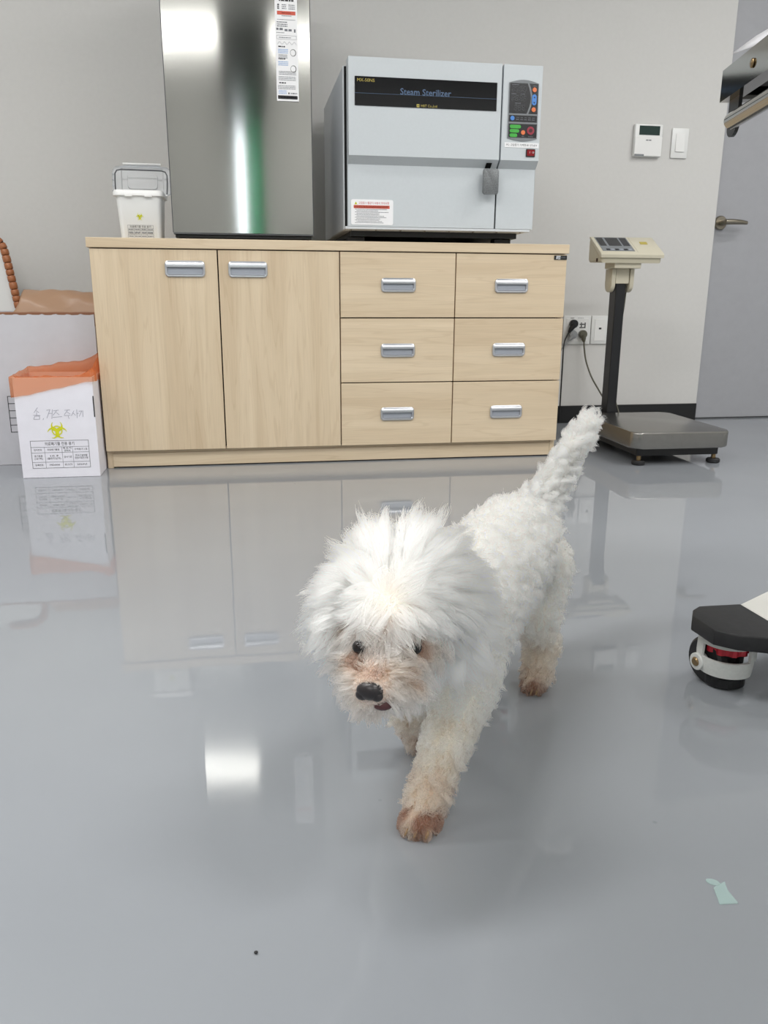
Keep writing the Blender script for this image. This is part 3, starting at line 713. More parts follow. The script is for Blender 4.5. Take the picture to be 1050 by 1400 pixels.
# orange liner bag: folded over the rim, its back standing higher
def bag(parent, hx, hy, h):
    bm = B(); rows = []; n = 96
    per = rrect(-hx, -hy, hx, hy, .006, 3); L = [Vector(q) for q in per]; 
    # resample the rim loop
    tot = sum((L[i] - L[i - 1]).length for i in range(len(L))); P = []
    k = 0; acc = 0.0; cur = L[0]; i = 0
    segs = [(L[i], L[(i + 1) % len(L)]) for i in range(len(L))]
    for q in range(n):
        t = q / n * tot; a = 0
        for s0, s1 in segs:
            l = (s1 - s0).length
            if a + l >= t: P.append(s0 + (s1 - s0) * ((t - a) / max(l, 1e-9))); break
            a += l
    def prof(t):   # outside hem -> up over the rim -> down inside
        return t
    for j, (off, lvl) in enumerate(((.006, -1), (.0085, -.8), (.0085, -.55), (.008, -.3), (.007, -.08), (.005, .55), (.0, 1.0), (-.005, .7), (-.007, .1), (-.009, -.5), (-.012, -1.6))):
        row = []
        for q, c in enumerate(P):
            a = q / n * 2 * PI
            d = Vector((c.x / hx, c.y / hy)); d = Vector((max(-1, min(1, d.x * 1.02)) if abs(d.x) > .93 else 0, max(-1, min(1, d.y)) if abs(d.y) > .93 else 0))
            if d.length > 0: d.normalize()
            right = (c.x + hx) / (2 * hx); back = (c.y + hy) / (2 * hy)
            drop = .062 - .05 * right + .012 * back         # hem hangs lower on the left
            lift = .004 + back * (.012 + .032 * right) + .022 * max(0, right - .85) / .15
            wr = .0028 * math.sin(q * .55 + j) + .002 * math.sin(q * 1.15 - j * 1.7)
            wr *= (.25 if off > .003 else .6)
            if right > .93 and c.y > -.07: off = min(off, .0035) if off > 0 else off
            z = h + (drop * lvl if lvl < 0 and off > 0 else (lift * lvl if lvl >= 0 else .05 * lvl)) + wr * (1.3 if lvl > .3 or lvl <= -.9 else .4)
            o_ = off + abs(wr) * .9 + (.009 * (1 if off > 0 else 0) if (right < .05 or (right > .95 and c.y < -.085)) else 0)
            row.append((c.x + d.x * o_, c.y + d.y * o_, z))
        rows.append(row)
    add_grid(bm, rows, closed_u=True)
    return obj('orange_liner', bm, M['bag'], parent, smooth=True, label='translucent orange liner bag folded over the rim')
bag(fbx, HX, HY, FH)

# rattan-wrapped stick and pale board at the far left edge
rf = thing('framed_board', 'white board with rattan wrapped rim leaning behind the large waste box', 'board', (-.435, .62, 0))
pth = [Vector((.060, -.02, .50)), Vector((.046, -.018, .60)), Vector((.032, -.015, .70)), Vector((.024, -.012, .745)), Vector((.012, -.010, .768)), Vector((-.012, -.008, .782)), Vector((-.06, -.006, .790)), Vector((-.12, -.005, .793))]
full = [Vector((.105, -.022, .03))] + [Vector((.105 - .045 * k / 8, -.022, .03 + .47 * k / 8)) for k in range(1, 8)] + pth
cum = [0]
for a, b in zip(full, full[1:]): cum.append(cum[-1] + (b - a).length)
def along(s):
    for i in range(len(full) - 1):
        if cum[i + 1] >= s: return full[i].lerp(full[i + 1], (s - cum[i]) / max(1e-9, cum[i + 1] - cum[i]))
    return full[-1].copy()
obj('rim_core', tube(full, .0105, 10), M['tubedark'], rf, smooth=True)
s = .002; k = 0
while s < cum[-1] - .02:
    l = .0245 + .003 * math.sin(k * 1.7)
    a, b = along(s + .0008), along(s + l - .0008); d = (b - a)
    obj('rattan_wrap', tube([a, a.lerp(b, .1), a.lerp(b, .5), a.lerp(b, .9), b], [.0125, .0145, .0150, .0145, .0125], 12), M['tube'], rf, smooth=True)
    s += l; k += 1
bpoly = [(-.45, .0), (.098, .0), (.094, .1), (.053, .50), (.039, .60), (.025, .70), (.016, .742), (.004, .762), (-.02, .774), (-.12, .783), (-.45, .783)]
obj('board_sheet', prism(bpoly, 'y', -.006, .004), M['white'], rf)

# ---------------------------------------------------------------- wall fittings
th = thing('thermostat', 'white wall thermostat with dark green display', 'thermostat', (2.245, YF, 1.165))
bm = B(); add_box(bm, -.064, -.020, .003, .064, -.001, .134, bev=.004); obj('case', bm, M['white'], th, smooth=True, angle=.6)
obj('cover_flap', box(-.063, -.0235, .005, .063, -.0202, .083, bev=.0015), M['white2'], th)
obj('flap_tab', box(-.062, -.0245, .0045, -.018, -.0236, .012), M['panelgrey'], th)
obj('display', box(-.045, -.0212, .090, .050, -.0195, .127), M['lcd'], th)
p = Print(-.0238); p.scribble(-.013, .014, .069, .0045, M['inkgrey'], 2); p.build('maker_mark', th)
ls = thing('light_switch', 'white single rocker light switch right of the thermostat', 'switch', (2.400, YF, 1.168))
obj('plate', box(-.039, -.009, 0, .039, -.0005, .122, bev=.003), M['white'], ls, smooth=True, angle=.6)
obj('rocker', prism([(-.0092, .026), (-.0145, .026), (-.0105, .100), (-.0092, .100)], 'x', -.021, .021, bev=.0008), M['white2'], ls)
so = thing('power_outlet', 'white double power outlet beside the cabinet with plugs in it', 'outlet', (1.978, YF, .364))
obj('plate', box(-.066, -.009, 0, .066, -.0005, .127, bev=.003), M['white'], so, smooth=True, angle=.6)
obj('socket_insert', box(-.053, -.0112, .012, .053, -.0092, .115, bev=.001), M['white2'], so)
p = Print(-.0116)
for i in range(5):
    for j in range(5):
        if (i * 3 + j * 5 + i * j) % 3 == 0: p.rect(.010 + i * .006, .072 + j * .005, .0155 + i * .006, .0765 + j * .005, M['ink'])
p.scribble(-.035, -.018, .1165, .003, M['ink'], 1); p.scribble(.0, .028, .1165, .002, M['inkgrey'], 3)
p2 = p.build('plate_print', so)
to = thing('data_outlet', 'white blank data outlet plate behind the scale post', 'outlet', (2.089, YF, .364))
obj('plate', box(-.0415, -.009, 0, .0415, -.0005, .127, bev=.003), M['white'], to, smooth=True, angle=.6)
obj('insert', box(-.026, -.0108, .015, .026, -.0092, .112, bev=.001), M['white2'], to)
obj('jack', box(-.006, -.0118, .066, .006, -.0109, .074, bev=.001), M['ink'], to)
def smoothpath(pts, n=10):
    P = [Vector(q) for q in pts]; out = []
    for i in range(len(P) - 1):
        p0 = P[max(i - 1, 0)]; p1 = P[i]; p2 = P[i + 1]; p3 = P[min(i + 2, len(P) - 1)]
        for k in range(n):
            t = k / n; out.append(0.5 * ((2 * p1) + (p2 - p0) * t + (2 * p0 - 5 * p1 + 4 * p2 - p3) * t * t + (-p0 + 3 * p1 - 3 * p2 + p3) * t ** 3))
    return out + [P[-1]]
def plug(name, label, loc, path, m, r=.0034, tail=None):
    t = thing(name, label, 'power cable', loc)
    bm = B(); add_cyl(bm, (0, 0, 0), (0, -.022, 0), .0185, 20, bev=.003)
    d = (Vector(path[1]) - Vector(path[0])).normalized()
    add_tube(bm, [Vector((0, -.016, -.004)), Vector(path[0]) * .6 + Vector((0, -.006, 0)), Vector(path[0])], [.013, .0105, .0055], 12)
    obj('plug', bm, m, t, smooth=True, angle=.7)
    obj('cord', tube(smoothpath(path), r, 8), m, t, smooth=True)
    return t
plug('power_cable', 'black plug in the outlet with cord running behind the cabinet', (1.9555, YF - .0113, .4555), [(-.024, -.018, -.038), (-.042, -.024, -.070), (-.056, -.045, -.105), (-.060, -.055, -.16), (-.060, -.055, -.30), (-.060, -.055, -.44)], M['cord_black'])
plug('power_cable', 'grey plug below the black plug with cord behind the cabinet', (1.9545, YF - .0113, .408), [(-.020, -.018, -.026), (-.042, -.016, -.052), (-.062, -.010, -.085), (-.080, -.006, -.13), (-.082, -.006, -.25), (-.082, -.006, -.39)], M['cord_grey'])
plug('power_cable', 'olive plug in the outlet with cord hanging to the platform scale', (2.0025, YF - .0113, .409), [(.004, -.02, -.034), (.006, -.022, -.06), (.016, -.03, -.12), (.035, -.06, -.19), (.045, -.14, -.25), (.03, -.25, -.29), (-.02, -.36, -.315), (-.05, -.41, -.319)], M['cord_olive'], .0038)

# ---------------------------------------------------------------- platform scale
sca = thing('platform_scale', 'stainless steel platform scale with beige readout on a black post', 'scale', (1.984, .022, 0), math.radians(-1.2))
bm = B(); poly = rrect(-.183, -.245, .183, .245, .035, 6)
add_prism(bm, poly, 'z', .062, .12, bev=.006, seg=3); obj('platform', bm, M['steel'], sca, smooth=True, angle=.7)
obj('base_frame', box(-.155, -.215, .032, .155, .30, .0615, bev=.004), M['black'], sca)
for x, y in ((-.148, -.205), (.155, -.2), (-.148, .2), (.155, .2)):
    xx = x * .95
    ft = obj('foot', cyl((xx, y, 0), (xx, y, .016), .024, 20, bev=.004), M['rubber'], sca, smooth=True, angle=.7)
    obj('foot_stem', cyl((xx, y, .0162), (xx, y, .034), .008, 12), M['brass'], ft)
bm = B(); add_box(bm, -.068, .258, .03, -.028, .318, .665, bev=.003); obj('post', bm, M['polewood'], sca)
obj('post_base', box(-.075, .252, .0, -.02, .325, .0295), M['black'], sca)
# readout head: wedge-shaped shell, sloping face
hx0, hx1 = -.165, .078
prof = [(.195, .700), (.190, .722), (.192, .730), (.198, .7345), (.305, .796), (.318, .795), (.325, .785), (.325, .715), (.315, .705)]
hh = obj('readout_head', prism(prof, 'x', hx0, hx1, bev=.010, seg=3), M['beige2'], sca, smooth=True, angle=.6)
prof2 = [(.184, .719), (.182, .730), (.188, .737), (.300, .8005), (.312, .8005), (.306, .792), (.196, .727), (.196, .719)]
obj('head_cover', prism(prof2, 'x', hx0 - .006, hx1 + .006, bev=.003), M['beige'], hh, smooth=True, angle=.6)
def face(u0, u1, v0, v1, up=.001, th_=.0012):     # plate on the sloping face; u along x, v from front (0) to back (1)
    a = Vector((0, .188, .737)); b = Vector((0, .300, .8005)); nrm = Vector((0, -(b.z - a.z), b.y - a.y)).normalized()
    bm = B(); X0 = hx0 + (hx1 - hx0) * u0; X1 = hx0 + (hx1 - hx0) * u1
    pts = [(X0, v0), (X1, v0), (X1, v1), (X0, v1)]
    lo = []; hi = []
    for x, v in pts:
        q = a.lerp(b, v); lo.append(bm.verts.new(Vector((x, q.y, q.z)) - nrm * .0008)); hi.append(bm.verts.new(Vector((x, q.y, q.z)) + nrm * up))
    bm.faces.new(lo[::-1]); bm.faces.new(hi)
    for i in range(4): bm.faces.new((lo[i], lo[(i + 1) % 4], hi[(i + 1) % 4], hi[i]))
    return bm
obj('keypad_plate', face(.03, .56, .1, .97, .0010), M['panelgrey'], hh)
obj('weight_display', face(.045, .15, .42, .92, .0016), M['panelblack'], hh)
obj('weight_display', face(.19, .40, .42, .92, .0016), M['panelblack'], hh)
obj('weight_display', face(.43, .54, .42, .92, .0016), M['panelblack'], hh)
for k in range(6): obj('key', face(.10 + .073 * k, .155 + .073 * k, .14, .22, .0024), M['ink'] if k % 2 == 0 else M['satin2'], hh)
obj('label_mark', face(.74, .86, .55, .70, .0012), M['gold'], hh)
obj('face_seam', face(.60, .604, .05, .97, .0006), M['beige2'], hh)
obj('side_port', box(hx0 - .0015, .225, .705, hx0 - .0002, .239, .718), M['tubedark'], hh)
bm = B(); add_box(bm, -.104, .205, .681, .004, .30, .7045, bev=.003); add_box(bm, -.076, .248, .625, -.022, .322, .6815, bev=.002)
obj('head_bracket', bm, M['beige'], sca)
bm = B()
for s in (-.094, -.0185): 
    add_prism(bm, [(.246, .680), (.246, .622)] + [(.278 - .032 * math.cos(PI * i / 8), .622 - .030 * math.sin(PI * i / 8)) for i in range(1, 8)] + [(.31, .622), (.31, .680)], 'x', s, s + .0165, bev=.002)
obj('hinge_cheeks', bm, M['beige'], sca, smooth=True, angle=.6)['kind'] = 'stuff'
obj('signal_cable', tube(smoothpath([(-.010, .29, .703), (-.0115, .288, .62), (-.016, .29, .52), (-.027, .29, .44), (-.030, .288, .40), (-.0265, .288, .36), (-.026, .287, .2), (-.015, .27, .13), (.01, .24, .055)]), .0028, 8), M['cord_olive'], sca, smooth=True)

# ---------------------------------------------------------------- exam table at the right edge
ex = thing('exam_table', 'stainless exam table with white castered base leg at the right edge', 'table', (1.19, -1.58, 0))
ang = math.atan2(.041, .168)      # the long side runs toward the camera
R = Matrix.Rotation(-ang, 4, 'Z')
def exl(bm):
    bmesh.ops.transform(bm, matrix=R, verts=bm.verts[:]); return bm
TOPZ = .9; TW = .60; TL = 1.15
bm = B()
add_box(bm, 0, -TL, TOPZ - .003, TW, 0, TOPZ)                                    # sheet
for a in ((0, -TL, 0.003, 0), (TW - .003, -TL, TW, 0)): add_box(bm, a[0], a[1], TOPZ - .043, a[2], a[3], TOPZ - .003)
for a in ((.003, -.003, TW - .003, 0), (.003, -TL, TW - .003, -TL + .003)): add_box(bm, a[0], a[1], TOPZ - .043, a[2], a[3], TOPZ - .003)
add_box(bm, .003, -TL + .003, TOPZ - .043, .022, -.003, TOPZ - .041); add_box(bm, TW - .022, -TL + .003, TOPZ - .043, TW - .003, -.003, TOPZ - .041)
add_box(bm, .022, -.022, TOPZ - .043, TW - .022, -.003, TOPZ - .041)
obj('tray_top', exl(bm), M['mirror'], ex)
obj('core_board', exl(box(.03, -TL + .03, TOPZ - .028, TW - .03, -.03, TOPZ - .004)), M['black'], ex)
for yy in (-.128, -.42, -.76):
    bm = B(); add_cyl(bm, (0, yy, TOPZ - .0215), (-.0028, yy, TOPZ - .0215), .0062, 18, bev=.0012); add_box(bm, -.0032, yy - .004, TOPZ - .0222, -.0027, yy + .004, TOPZ - .0208); obj('rivet_screw', exl(bm), M['brass'], ex, smooth=True)
for yy in (-.028, -TL + .028):
    bm = B(); add_prism(bm, [(yy - .021, TOPZ - .0405), (yy - .021, TOPZ - .079)] + [(yy - .021 * math.cos(PI * i / 8), TOPZ - .079 - .016 * math.sin(PI * i / 8)) for i in range(1, 8)] + [(yy + .021, TOPZ - .079), (yy + .021, TOPZ - .0405)], 'x', .012, .017); obj('rail_bracket', exl(bm), M['black'], ex)
bm = B(); add_cyl(bm, (.004, -.050, TOPZ - .078), (.004, -TL + .022, TOPZ - .078), .0115, 18, bev=.003)
obj('side_rail', exl(bm), M['mirror'], ex, smooth=True, angle=.6)
# base: column, splayed legs with rubber caps and levelling casters
def w2e(pts): return [(x - 1.19, y + 1.58) for x, y in pts]      # world floor plan to table space
CAPP = [(1.131, -1.753), (1.134, -1.808), (1.158, -1.832), (1.197, -1.846), (1.237, -1.858), (1.2325, -1.7185), (1.163, -1.717), (1.145, -1.730)]
LEGP = [(1.2375, -1.8575), (1.46, -1.94), (1.46, -1.60), (1.311, -1.675), (1.233, -1.719)]
obj('base_plate', box(1.4605 - 1.19, -2.62 + 1.58, .083, 1.64 - 1.19, -1.57 + 1.58, .1095, bev=.002), M['leg'], ex)
obj('column', box(1.49 - 1.19, -2.22 + 1.58, .11, 1.61 - 1.19, -2.0 + 1.58, TOPZ - .045, bev=.01), M['leg'], ex)
for mx in (0, 1):
    for my in (0, 1):
        f = lambda pts: w2e([((3.1005 - x) if mx else x, (-4.19 - y) if my else y) for x, y in pts])
        obj('leg_cap', prism(f(CAPP), 'z', .0855, .110, bev=.003, seg=2), M['rubber'], ex, smooth=True, angle=.6, label='black rubber end cap')
        obj('base_leg', prism(f(LEGP), 'z', .087, .1095, bev=.0015, seg=1), M['leg'], ex)
def caster(c, aim, name='caster'):
    cx, cy = c; a0 = math.atan2(aim[1], aim[0])
    bm = B(); NA = 48; zs = [.024, .03, .046, .050, .067, .071, .078, .085]
    def rad(z, a): return .039 + .004 * (1 - ((z - .055) / .032) ** 2)
    V = [[bm.verts.new((cx + rad(z, 0) * math.cos(a0 + 2 * PI * k / NA), cy + rad(z, 0) * math.sin(a0 + 2 * PI * k / NA), z)) for k in range(NA)] for z in zs]
    for j in range(len(zs) - 1):
        for k in range(NA):
            kk = ((k + NA // 2) % NA) - NA // 2
            if 3 <= j <= 4 and -7 <= kk <= 6: continue          # window showing the dial
            if j <= 2 and kk >= 9 and kk <= 20: continue          # open side for the wheel
            bm.faces.new((V[j][k], V[j][(k + 1) % NA], V[j + 1][(k + 1) % NA], V[j + 1][k]))
    bm.faces.new(V[-1]); bmesh.ops.recalc_face_normals(bm, faces=bm.faces)
    bmesh.ops.solidify(bm, geom=bm.faces[:], thickness=.004)
    h = obj(name, bm, M['housing'], ex, smooth=True, angle=.6, label='white caster with red levelling dial')
    bm = B(); G = 40
    gear = [(cx + (.030 if (k // 2) % 2 else .0335) * math.cos(2 * PI * k / G), cy + (.030 if (k // 2) % 2 else .0335) * math.sin(2 * PI * k / G)) for k in range(G)]
    add_prism(bm, gear, 'z', .057, .070); obj('levelling_dial', bm, M['dial'], h)
    obj('dial_core', cyl((cx, cy, .040), (cx, cy, .083), .0255, 24), M['black'], h)
    obj('rubber_pad', cyl((cx, cy, .0015), (cx, cy, .021), .031, 28, bev=.003), M['black'], h)
    wd = Vector((math.cos(a0 - .80), math.sin(a0 - .80), 0)); sd = Vector((-wd.y, wd.x, 0))
    wc = Vector((cx, cy, .0365)) - sd * .014
    bd = wd
    add = cyl(wc - wd * .012, wc + wd * .030, .036, 32, bev=.004)
    obj('wheel', add, M['rubber'], h, smooth=True, angle=.6)
    obj('axle_bolt', cyl(wc + wd * .030, wc + wd * .0475, .0072, 16, bev=.002), M['brass'], h, smooth=True, angle=.6)
    bs = B(); add_cyl(bs, wc + wd * .0302, wc + wd * .0445, .0135, 20, bev=.001); obj('axle_boss', bs, M['housing'], h, smooth=True, angle=.6)
for mx in (0, 1):
    for my in (0, 1):
        q = w2e([(1.9135 if mx else 1.187, -2.425 if my else -1.765)])[0]
        caster(q, (.55 if mx else -.55, .83 if my else -.83))
# paper lying on the table
bm = B(); rows = []
for j in range(13):
    v = j / 12; row = []
    for i in range(17):
        u = i / 16
        x = -.020 + .28 * u + .03 * v; y = -.012 - .26 * v + .02 * u
        fade = max(0, 1 - v / .85) ** .8
        z = .0015 + fade * (.012 + .044 * math.sin(min(1, u / .34) * PI / 2) if u < .34 else .056 * max(0, 1 - (u - .34) / .45) ** 1.5) + .001 * math.sin(9 * u + 5 * v) ** 2
        row.append((x, y, z))
    rows.append(row)
add_grid(bm, rows); bmesh.ops.recalc_face_normals(bm, faces=bm.faces); bmesh.ops.solidify(bm, geom=bm.faces[:], thickness=.0012)
pp = obj('paper_sheet', bm, M['paper'], None, smooth=True)
pp.location = (1.205, -1.60, TOPZ + .001); pp['label'] = 'crumpled white paper sheet lying on the exam table'; pp['category'] = 'paper'

# scrap, thin and clear, on the floor
bm = B()
pts = [(.9158, -2.1985), (.9345, -2.2005), (.9345, -2.182), (.9385, -2.1705), (.9225, -2.1765)]
sb = obj('floor_patch', prism(pts, 'z', .0006, .0016), M['patch'], None); sb['label'] = 'small clear scrap on the floor, right foreground'; sb['category'] = 'patch'
bm = B(); N = 20
add_prism(bm, [(.9265 + .0062 * math.cos(2 * PI * k / N) * 1, -2.1690 + .0048 * math.sin(2 * PI * k / N) - .35 * .0062 * math.cos(2 * PI * k / N)) for k in range(N)], 'z', .0006, .0014)
sb = obj('floor_patch', bm, M['patch'], None); sb['label'] = 'tiny oval clear scrap just behind the larger one'; sb['category'] = 'patch'
bm = B(); add_sphere(bm, (.4656, -2.186, .0017), .0016, (1.2, 1, .8), 8, 6)
sb = obj('crumb', bm, M['rubber'], None, smooth=True); sb['label'] = 'tiny dark crumb on the bare floor, left foreground'; sb['category'] = 'crumb'
# green curtain beside the rear window (unseen; added for the green strip mirrored in the refrigerator door)
bm = B(); rows = []
for j in range(2):
    z = .05 if j == 0 else 2.09
    rows.append([(.60 + .29 * i / 60, YB + .10 + .03 * math.sin(i * .75), z) for i in range(61)])
add_grid(bm, rows); bmesh.ops.solidify(bm, geom=bm.faces[:], thickness=.002)
cu = obj('curtain', bm, M['curtain'], None, smooth=True); cu['label'] = 'green curtain added behind the photographer for its reflection'; cu['category'] = 'curtain'

# ---------------------------------------------------------------- the dog
dog = thing('dog', 'small fluffy white dog walking with head lowered across the grey floor', 'dog', (.76, -1.88, 0))
DO = np.array([.76, -1.88, 0.0])
# capsules: name, p0, r0, p1, r1
CAP = [
    ('body', (.700, -1.945, .212), .060, (.775, -1.83, .218), .058),
    ('body', (.775, -1.83, .218), .058, (.858, -1.712, .226), .057),
    ('body', (.665, -1.99, .245), .046, (.700, -1.945, .212), .060),
    ('neck', (.625, -2.06, .285), .044, (.665, -1.99, .245), .050),
    ('skull', (.617, -2.078, .292), .050, (.602, -2.108, .284), .046),
    ('muzzle', (.597, -2.118, .268), .034, (.577, -2.160, .248), .0205),
    ('jaw', (.600, -2.112, .250), .026, (.584, -2.150, .236), .014),
    ('ear', (.658, -2.072, .302), .014, (.672, -2.084, .250), .016),
    ('ear', (.563, -2.096, .314), .014, (.552, -2.110, .285), .015),
    # left front leg (stretched forward)
    ('leg', (.715, -1.970, .190), .036, (.708, -1.980, .130), .027),
    ('leg', (.708, -1.980, .130), .025, (.672, -2.012, .058), .0175),
    ('leg', (.672, -2.012, .058), .0175, (.654, -2.028, .022), .0165),
    ('paw', (.654, -2.028, .019), .0180, (.644, -2.042, .0135), .0135),
    ('paw', (.660, -2.036, .014), .0135, (.652, -2.048, .0120), .0115),
    ('paw', (.646, -2.028, .014), .0135, (.636, -2.040, .0120), .0115),
    # right front leg (swinging back)
    ('leg', (.655, -1.930, .185), .034, (.662, -1.905, .120), .025),
    ('leg', (.662, -1.905, .120), .023, (.664, -1.892, .062), .016),
    ('paw', (.664, -1.892, .058), .016, (.676, -1.884, .022), .0135),
    # left hind leg
    ('leg', (.886, -1.722, .200), .046, (.880, -1.742, .128), .030),
    ('leg', (.880, -1.742, .128), .028, (.907, -1.722, .072), .018),
    ('leg', (.907, -1.722, .072), .018, (.893, -1.736, .020), .0165),
    ('paw', (.893, -1.736, .018), .0175, (.884, -1.750, .0135), .0135),
    # right hind leg
    ('leg', (.832, -1.682, .200), .046, (.815, -1.700, .128), .030),
    ('leg', (.815, -1.700, .128), .026, (.830, -1.678, .068), .017),
    ('leg', (.830, -1.678, .068), .017, (.808, -1.696, .019), .0155),
    ('paw', (.808, -1.696, .017), .0165, (.800, -1.708, .0130), .0130),
    # tail, held up
    ('tail', (.900, -1.672, .258), .020, (.932, -1.652, .295), .013),
    ('tail', (.932, -1.652, .295), .013, (.972, -1.628, .345), .0095),
    ('tail', (.972, -1.628, .345), .0095, (1.010, -1.606, .388), .006),
]
bm = B()
_ico = bmesh.new(); bmesh.ops.create_icosphere(_ico, subdivisions=3, radius=1.0); _iv = [v.co.copy() for v in _ico.verts]; _ico.free()
for nm, p0, r0, p1, r1 in CAP:
    t = bmesh.new()
    for v in _iv: t.verts.new(v * r0 + Vector(p0) - Vector(DO)); t.verts.new(v * r1 + Vector(p1) - Vector(DO))
    g = bmesh.ops.convex_hull(t, input=t.verts[:])
    bmesh.ops.delete(t, geom=[v for v in t.verts if not v.link_faces], context='VERTS')
    me = bpy.data.meshes.new('t'); t.to_mesh(me); t.free(); bm.from_mesh(me); bpy.data.meshes.remove(me)
me = bpy.data.meshes.new('hull'); bm.to_mesh(me); bm.free()
tmp = bpy.data.objects.new('tmp', me); C.objects.link(tmp)
rm = tmp.modifiers.new('r', 'REMESH'); rm.mode = 'VOXEL'; rm.voxel_size = .004
sm = tmp.modifiers.new('s', 'SMOOTH'); sm.factor = .5; sm.iterations = 6
dg = bpy.context.evaluated_depsgraph_get()
body_me = bpy.data.meshes.new_from_object(tmp.evaluated_get(dg)); bpy.data.objects.remove(tmp)
body_me.shade_smooth(); body_me.name = 'body'

# --- coat
body_me.calc_loop_triangles()
nv = len(body_me.vertices); V = np.empty(nv * 3); body_me.vertices.foreach_get('co', V); V = V.reshape(-1, 3)
VN = np.empty(nv * 3); body_me.vertices.foreach_get('normal', VN); VN = VN.reshape(-1, 3)
nt = len(body_me.loop_triangles); T = np.empty(nt * 3, dtype=np.int32); body_me.loop_triangles.foreach_get('vertices', T); T = T.reshape(-1, 3)
capA = np.array([c[1] for c in CAP]) - DO; capB = np.array([c[3] for c in CAP]) - DO
capR0 = np.array([c[2] for c in CAP]); capR1 = np.array([c[4] for c in CAP]); capN = [c[0] for c in CAP]
def classify(P):
    best = np.full(len(P), 1e9); idx = np.zeros(len(P), int); par = np.zeros(len(P))
    for i in range(len(CAP)):
        ab = capB[i] - capA[i]; t = np.clip(((P - capA[i]) @ ab) / (ab @ ab), 0, 1)
        d = np.linalg.norm(P - (capA[i] + t[:, None] * ab), axis=1) - (capR0[i] + (capR1[i] - capR0[i]) * t)
        m = d < best; best[m] = d[m]; idx[m] = i; par[m] = t[m]
    return idx, par
def nrm(a): return a / np.maximum(np.linalg.norm(a, axis=1, keepdims=True), 1e-9)
def sstep(x, a, b): t = np.clip((x - a) / (b - a), 0, 1); return t * t * (3 - 2 * t)
def noise3(P, f, seed):
    r = np.random.default_rng(seed); out = np.zeros(len(P))
    for k in range(5):
        d = r.normal(size=3) * f; out += np.sin(P @ d + r.uniform(0, 6.28))
    return out / 2.2
WHITE = np.array(srgb(254, 248, 235)[:3]); CREAM = np.array(srgb(226, 208, 186)[:3]); TAN = np.array(srgb(202, 178, 160)[:3]); BROWN = np.array(srgb(124, 88, 72)[:3]); PINK = np.array(srgb(236, 208, 196)[:3])
HEADC = np.array([.610, -2.093, .288]) - DO
FACE = nrm(np.array([[-.030, -.078, -.040]]))[0]          # where the muzzle points
NOSE = np.array([.573, -2.1715, .2505]) - DO
CROWN = np.array([.594, -2.137, .312]) - DO
LEFT = nrm(np.array([[.83, -.56, 0]]))[0]
LIP = np.array([.5835, -2.1700, .2335]) - DO
EYEL = np.array([.6148, -2.1570, .2763]) - DO; EYER = np.array([.5630, -2.1610, .2790]) - DO
def colour(P, idx, par):
    n = len(P); c = np.tile(WHITE, (n, 1))
    names = np.array(capN)[idx]
    z = P[:, 2]
    def mixc(a, w): return c * (1 - w[:, None]) + a * w[:, None]
    leg = np.isin(names, ('leg', 'paw'))
    nz = noise3(P, 90, 3) * .02
    c = mixc(CREAM, np.where(leg, sstep(-(z + nz), -.15, -.06) * .95, 0.0))
    c = mixc(TAN, np.where(leg, sstep(-(z + nz), -.09, -.025) * .8, 0.0))
    c = mixc(BROWN, np.where(leg, sstep(-(z + nz * .8), -.036, -.010) * .95, 0.0))
    mz = np.isin(names, ('muzzle', 'jaw', 'skull'))
    dN = np.linalg.norm(P - NOSE, axis=1)
    c = mixc(PINK, np.where(mz, sstep(-(dN + nz), -.085, -.05) * .75, 0.0))
    c = mixc(TAN, np.where(mz, sstep(-(dN + nz), -.05, -.02) * .55, 0.0))
    for E_ in (EYEL, EYER):
        dE = np.linalg.norm(P - E_, axis=1); c = mixc(TAN, np.where(mz, sstep(-(dE + nz * .6), -.025, -.012) * .85, 0.0)); c = mixc(BROWN, np.where(mz, sstep(-(dE + nz * .5), -.019, -.009) * .85, 0.0))
    pinkline = np.linalg.norm(np.cross(P - CROWN, (NOSE - CROWN) / np.linalg.norm(NOSE - CROWN)), axis=1)
    c = mixc(PINK * .8, np.where(mz, sstep(-pinkline, -.010, -.002) * .45, 0.0))
    return c
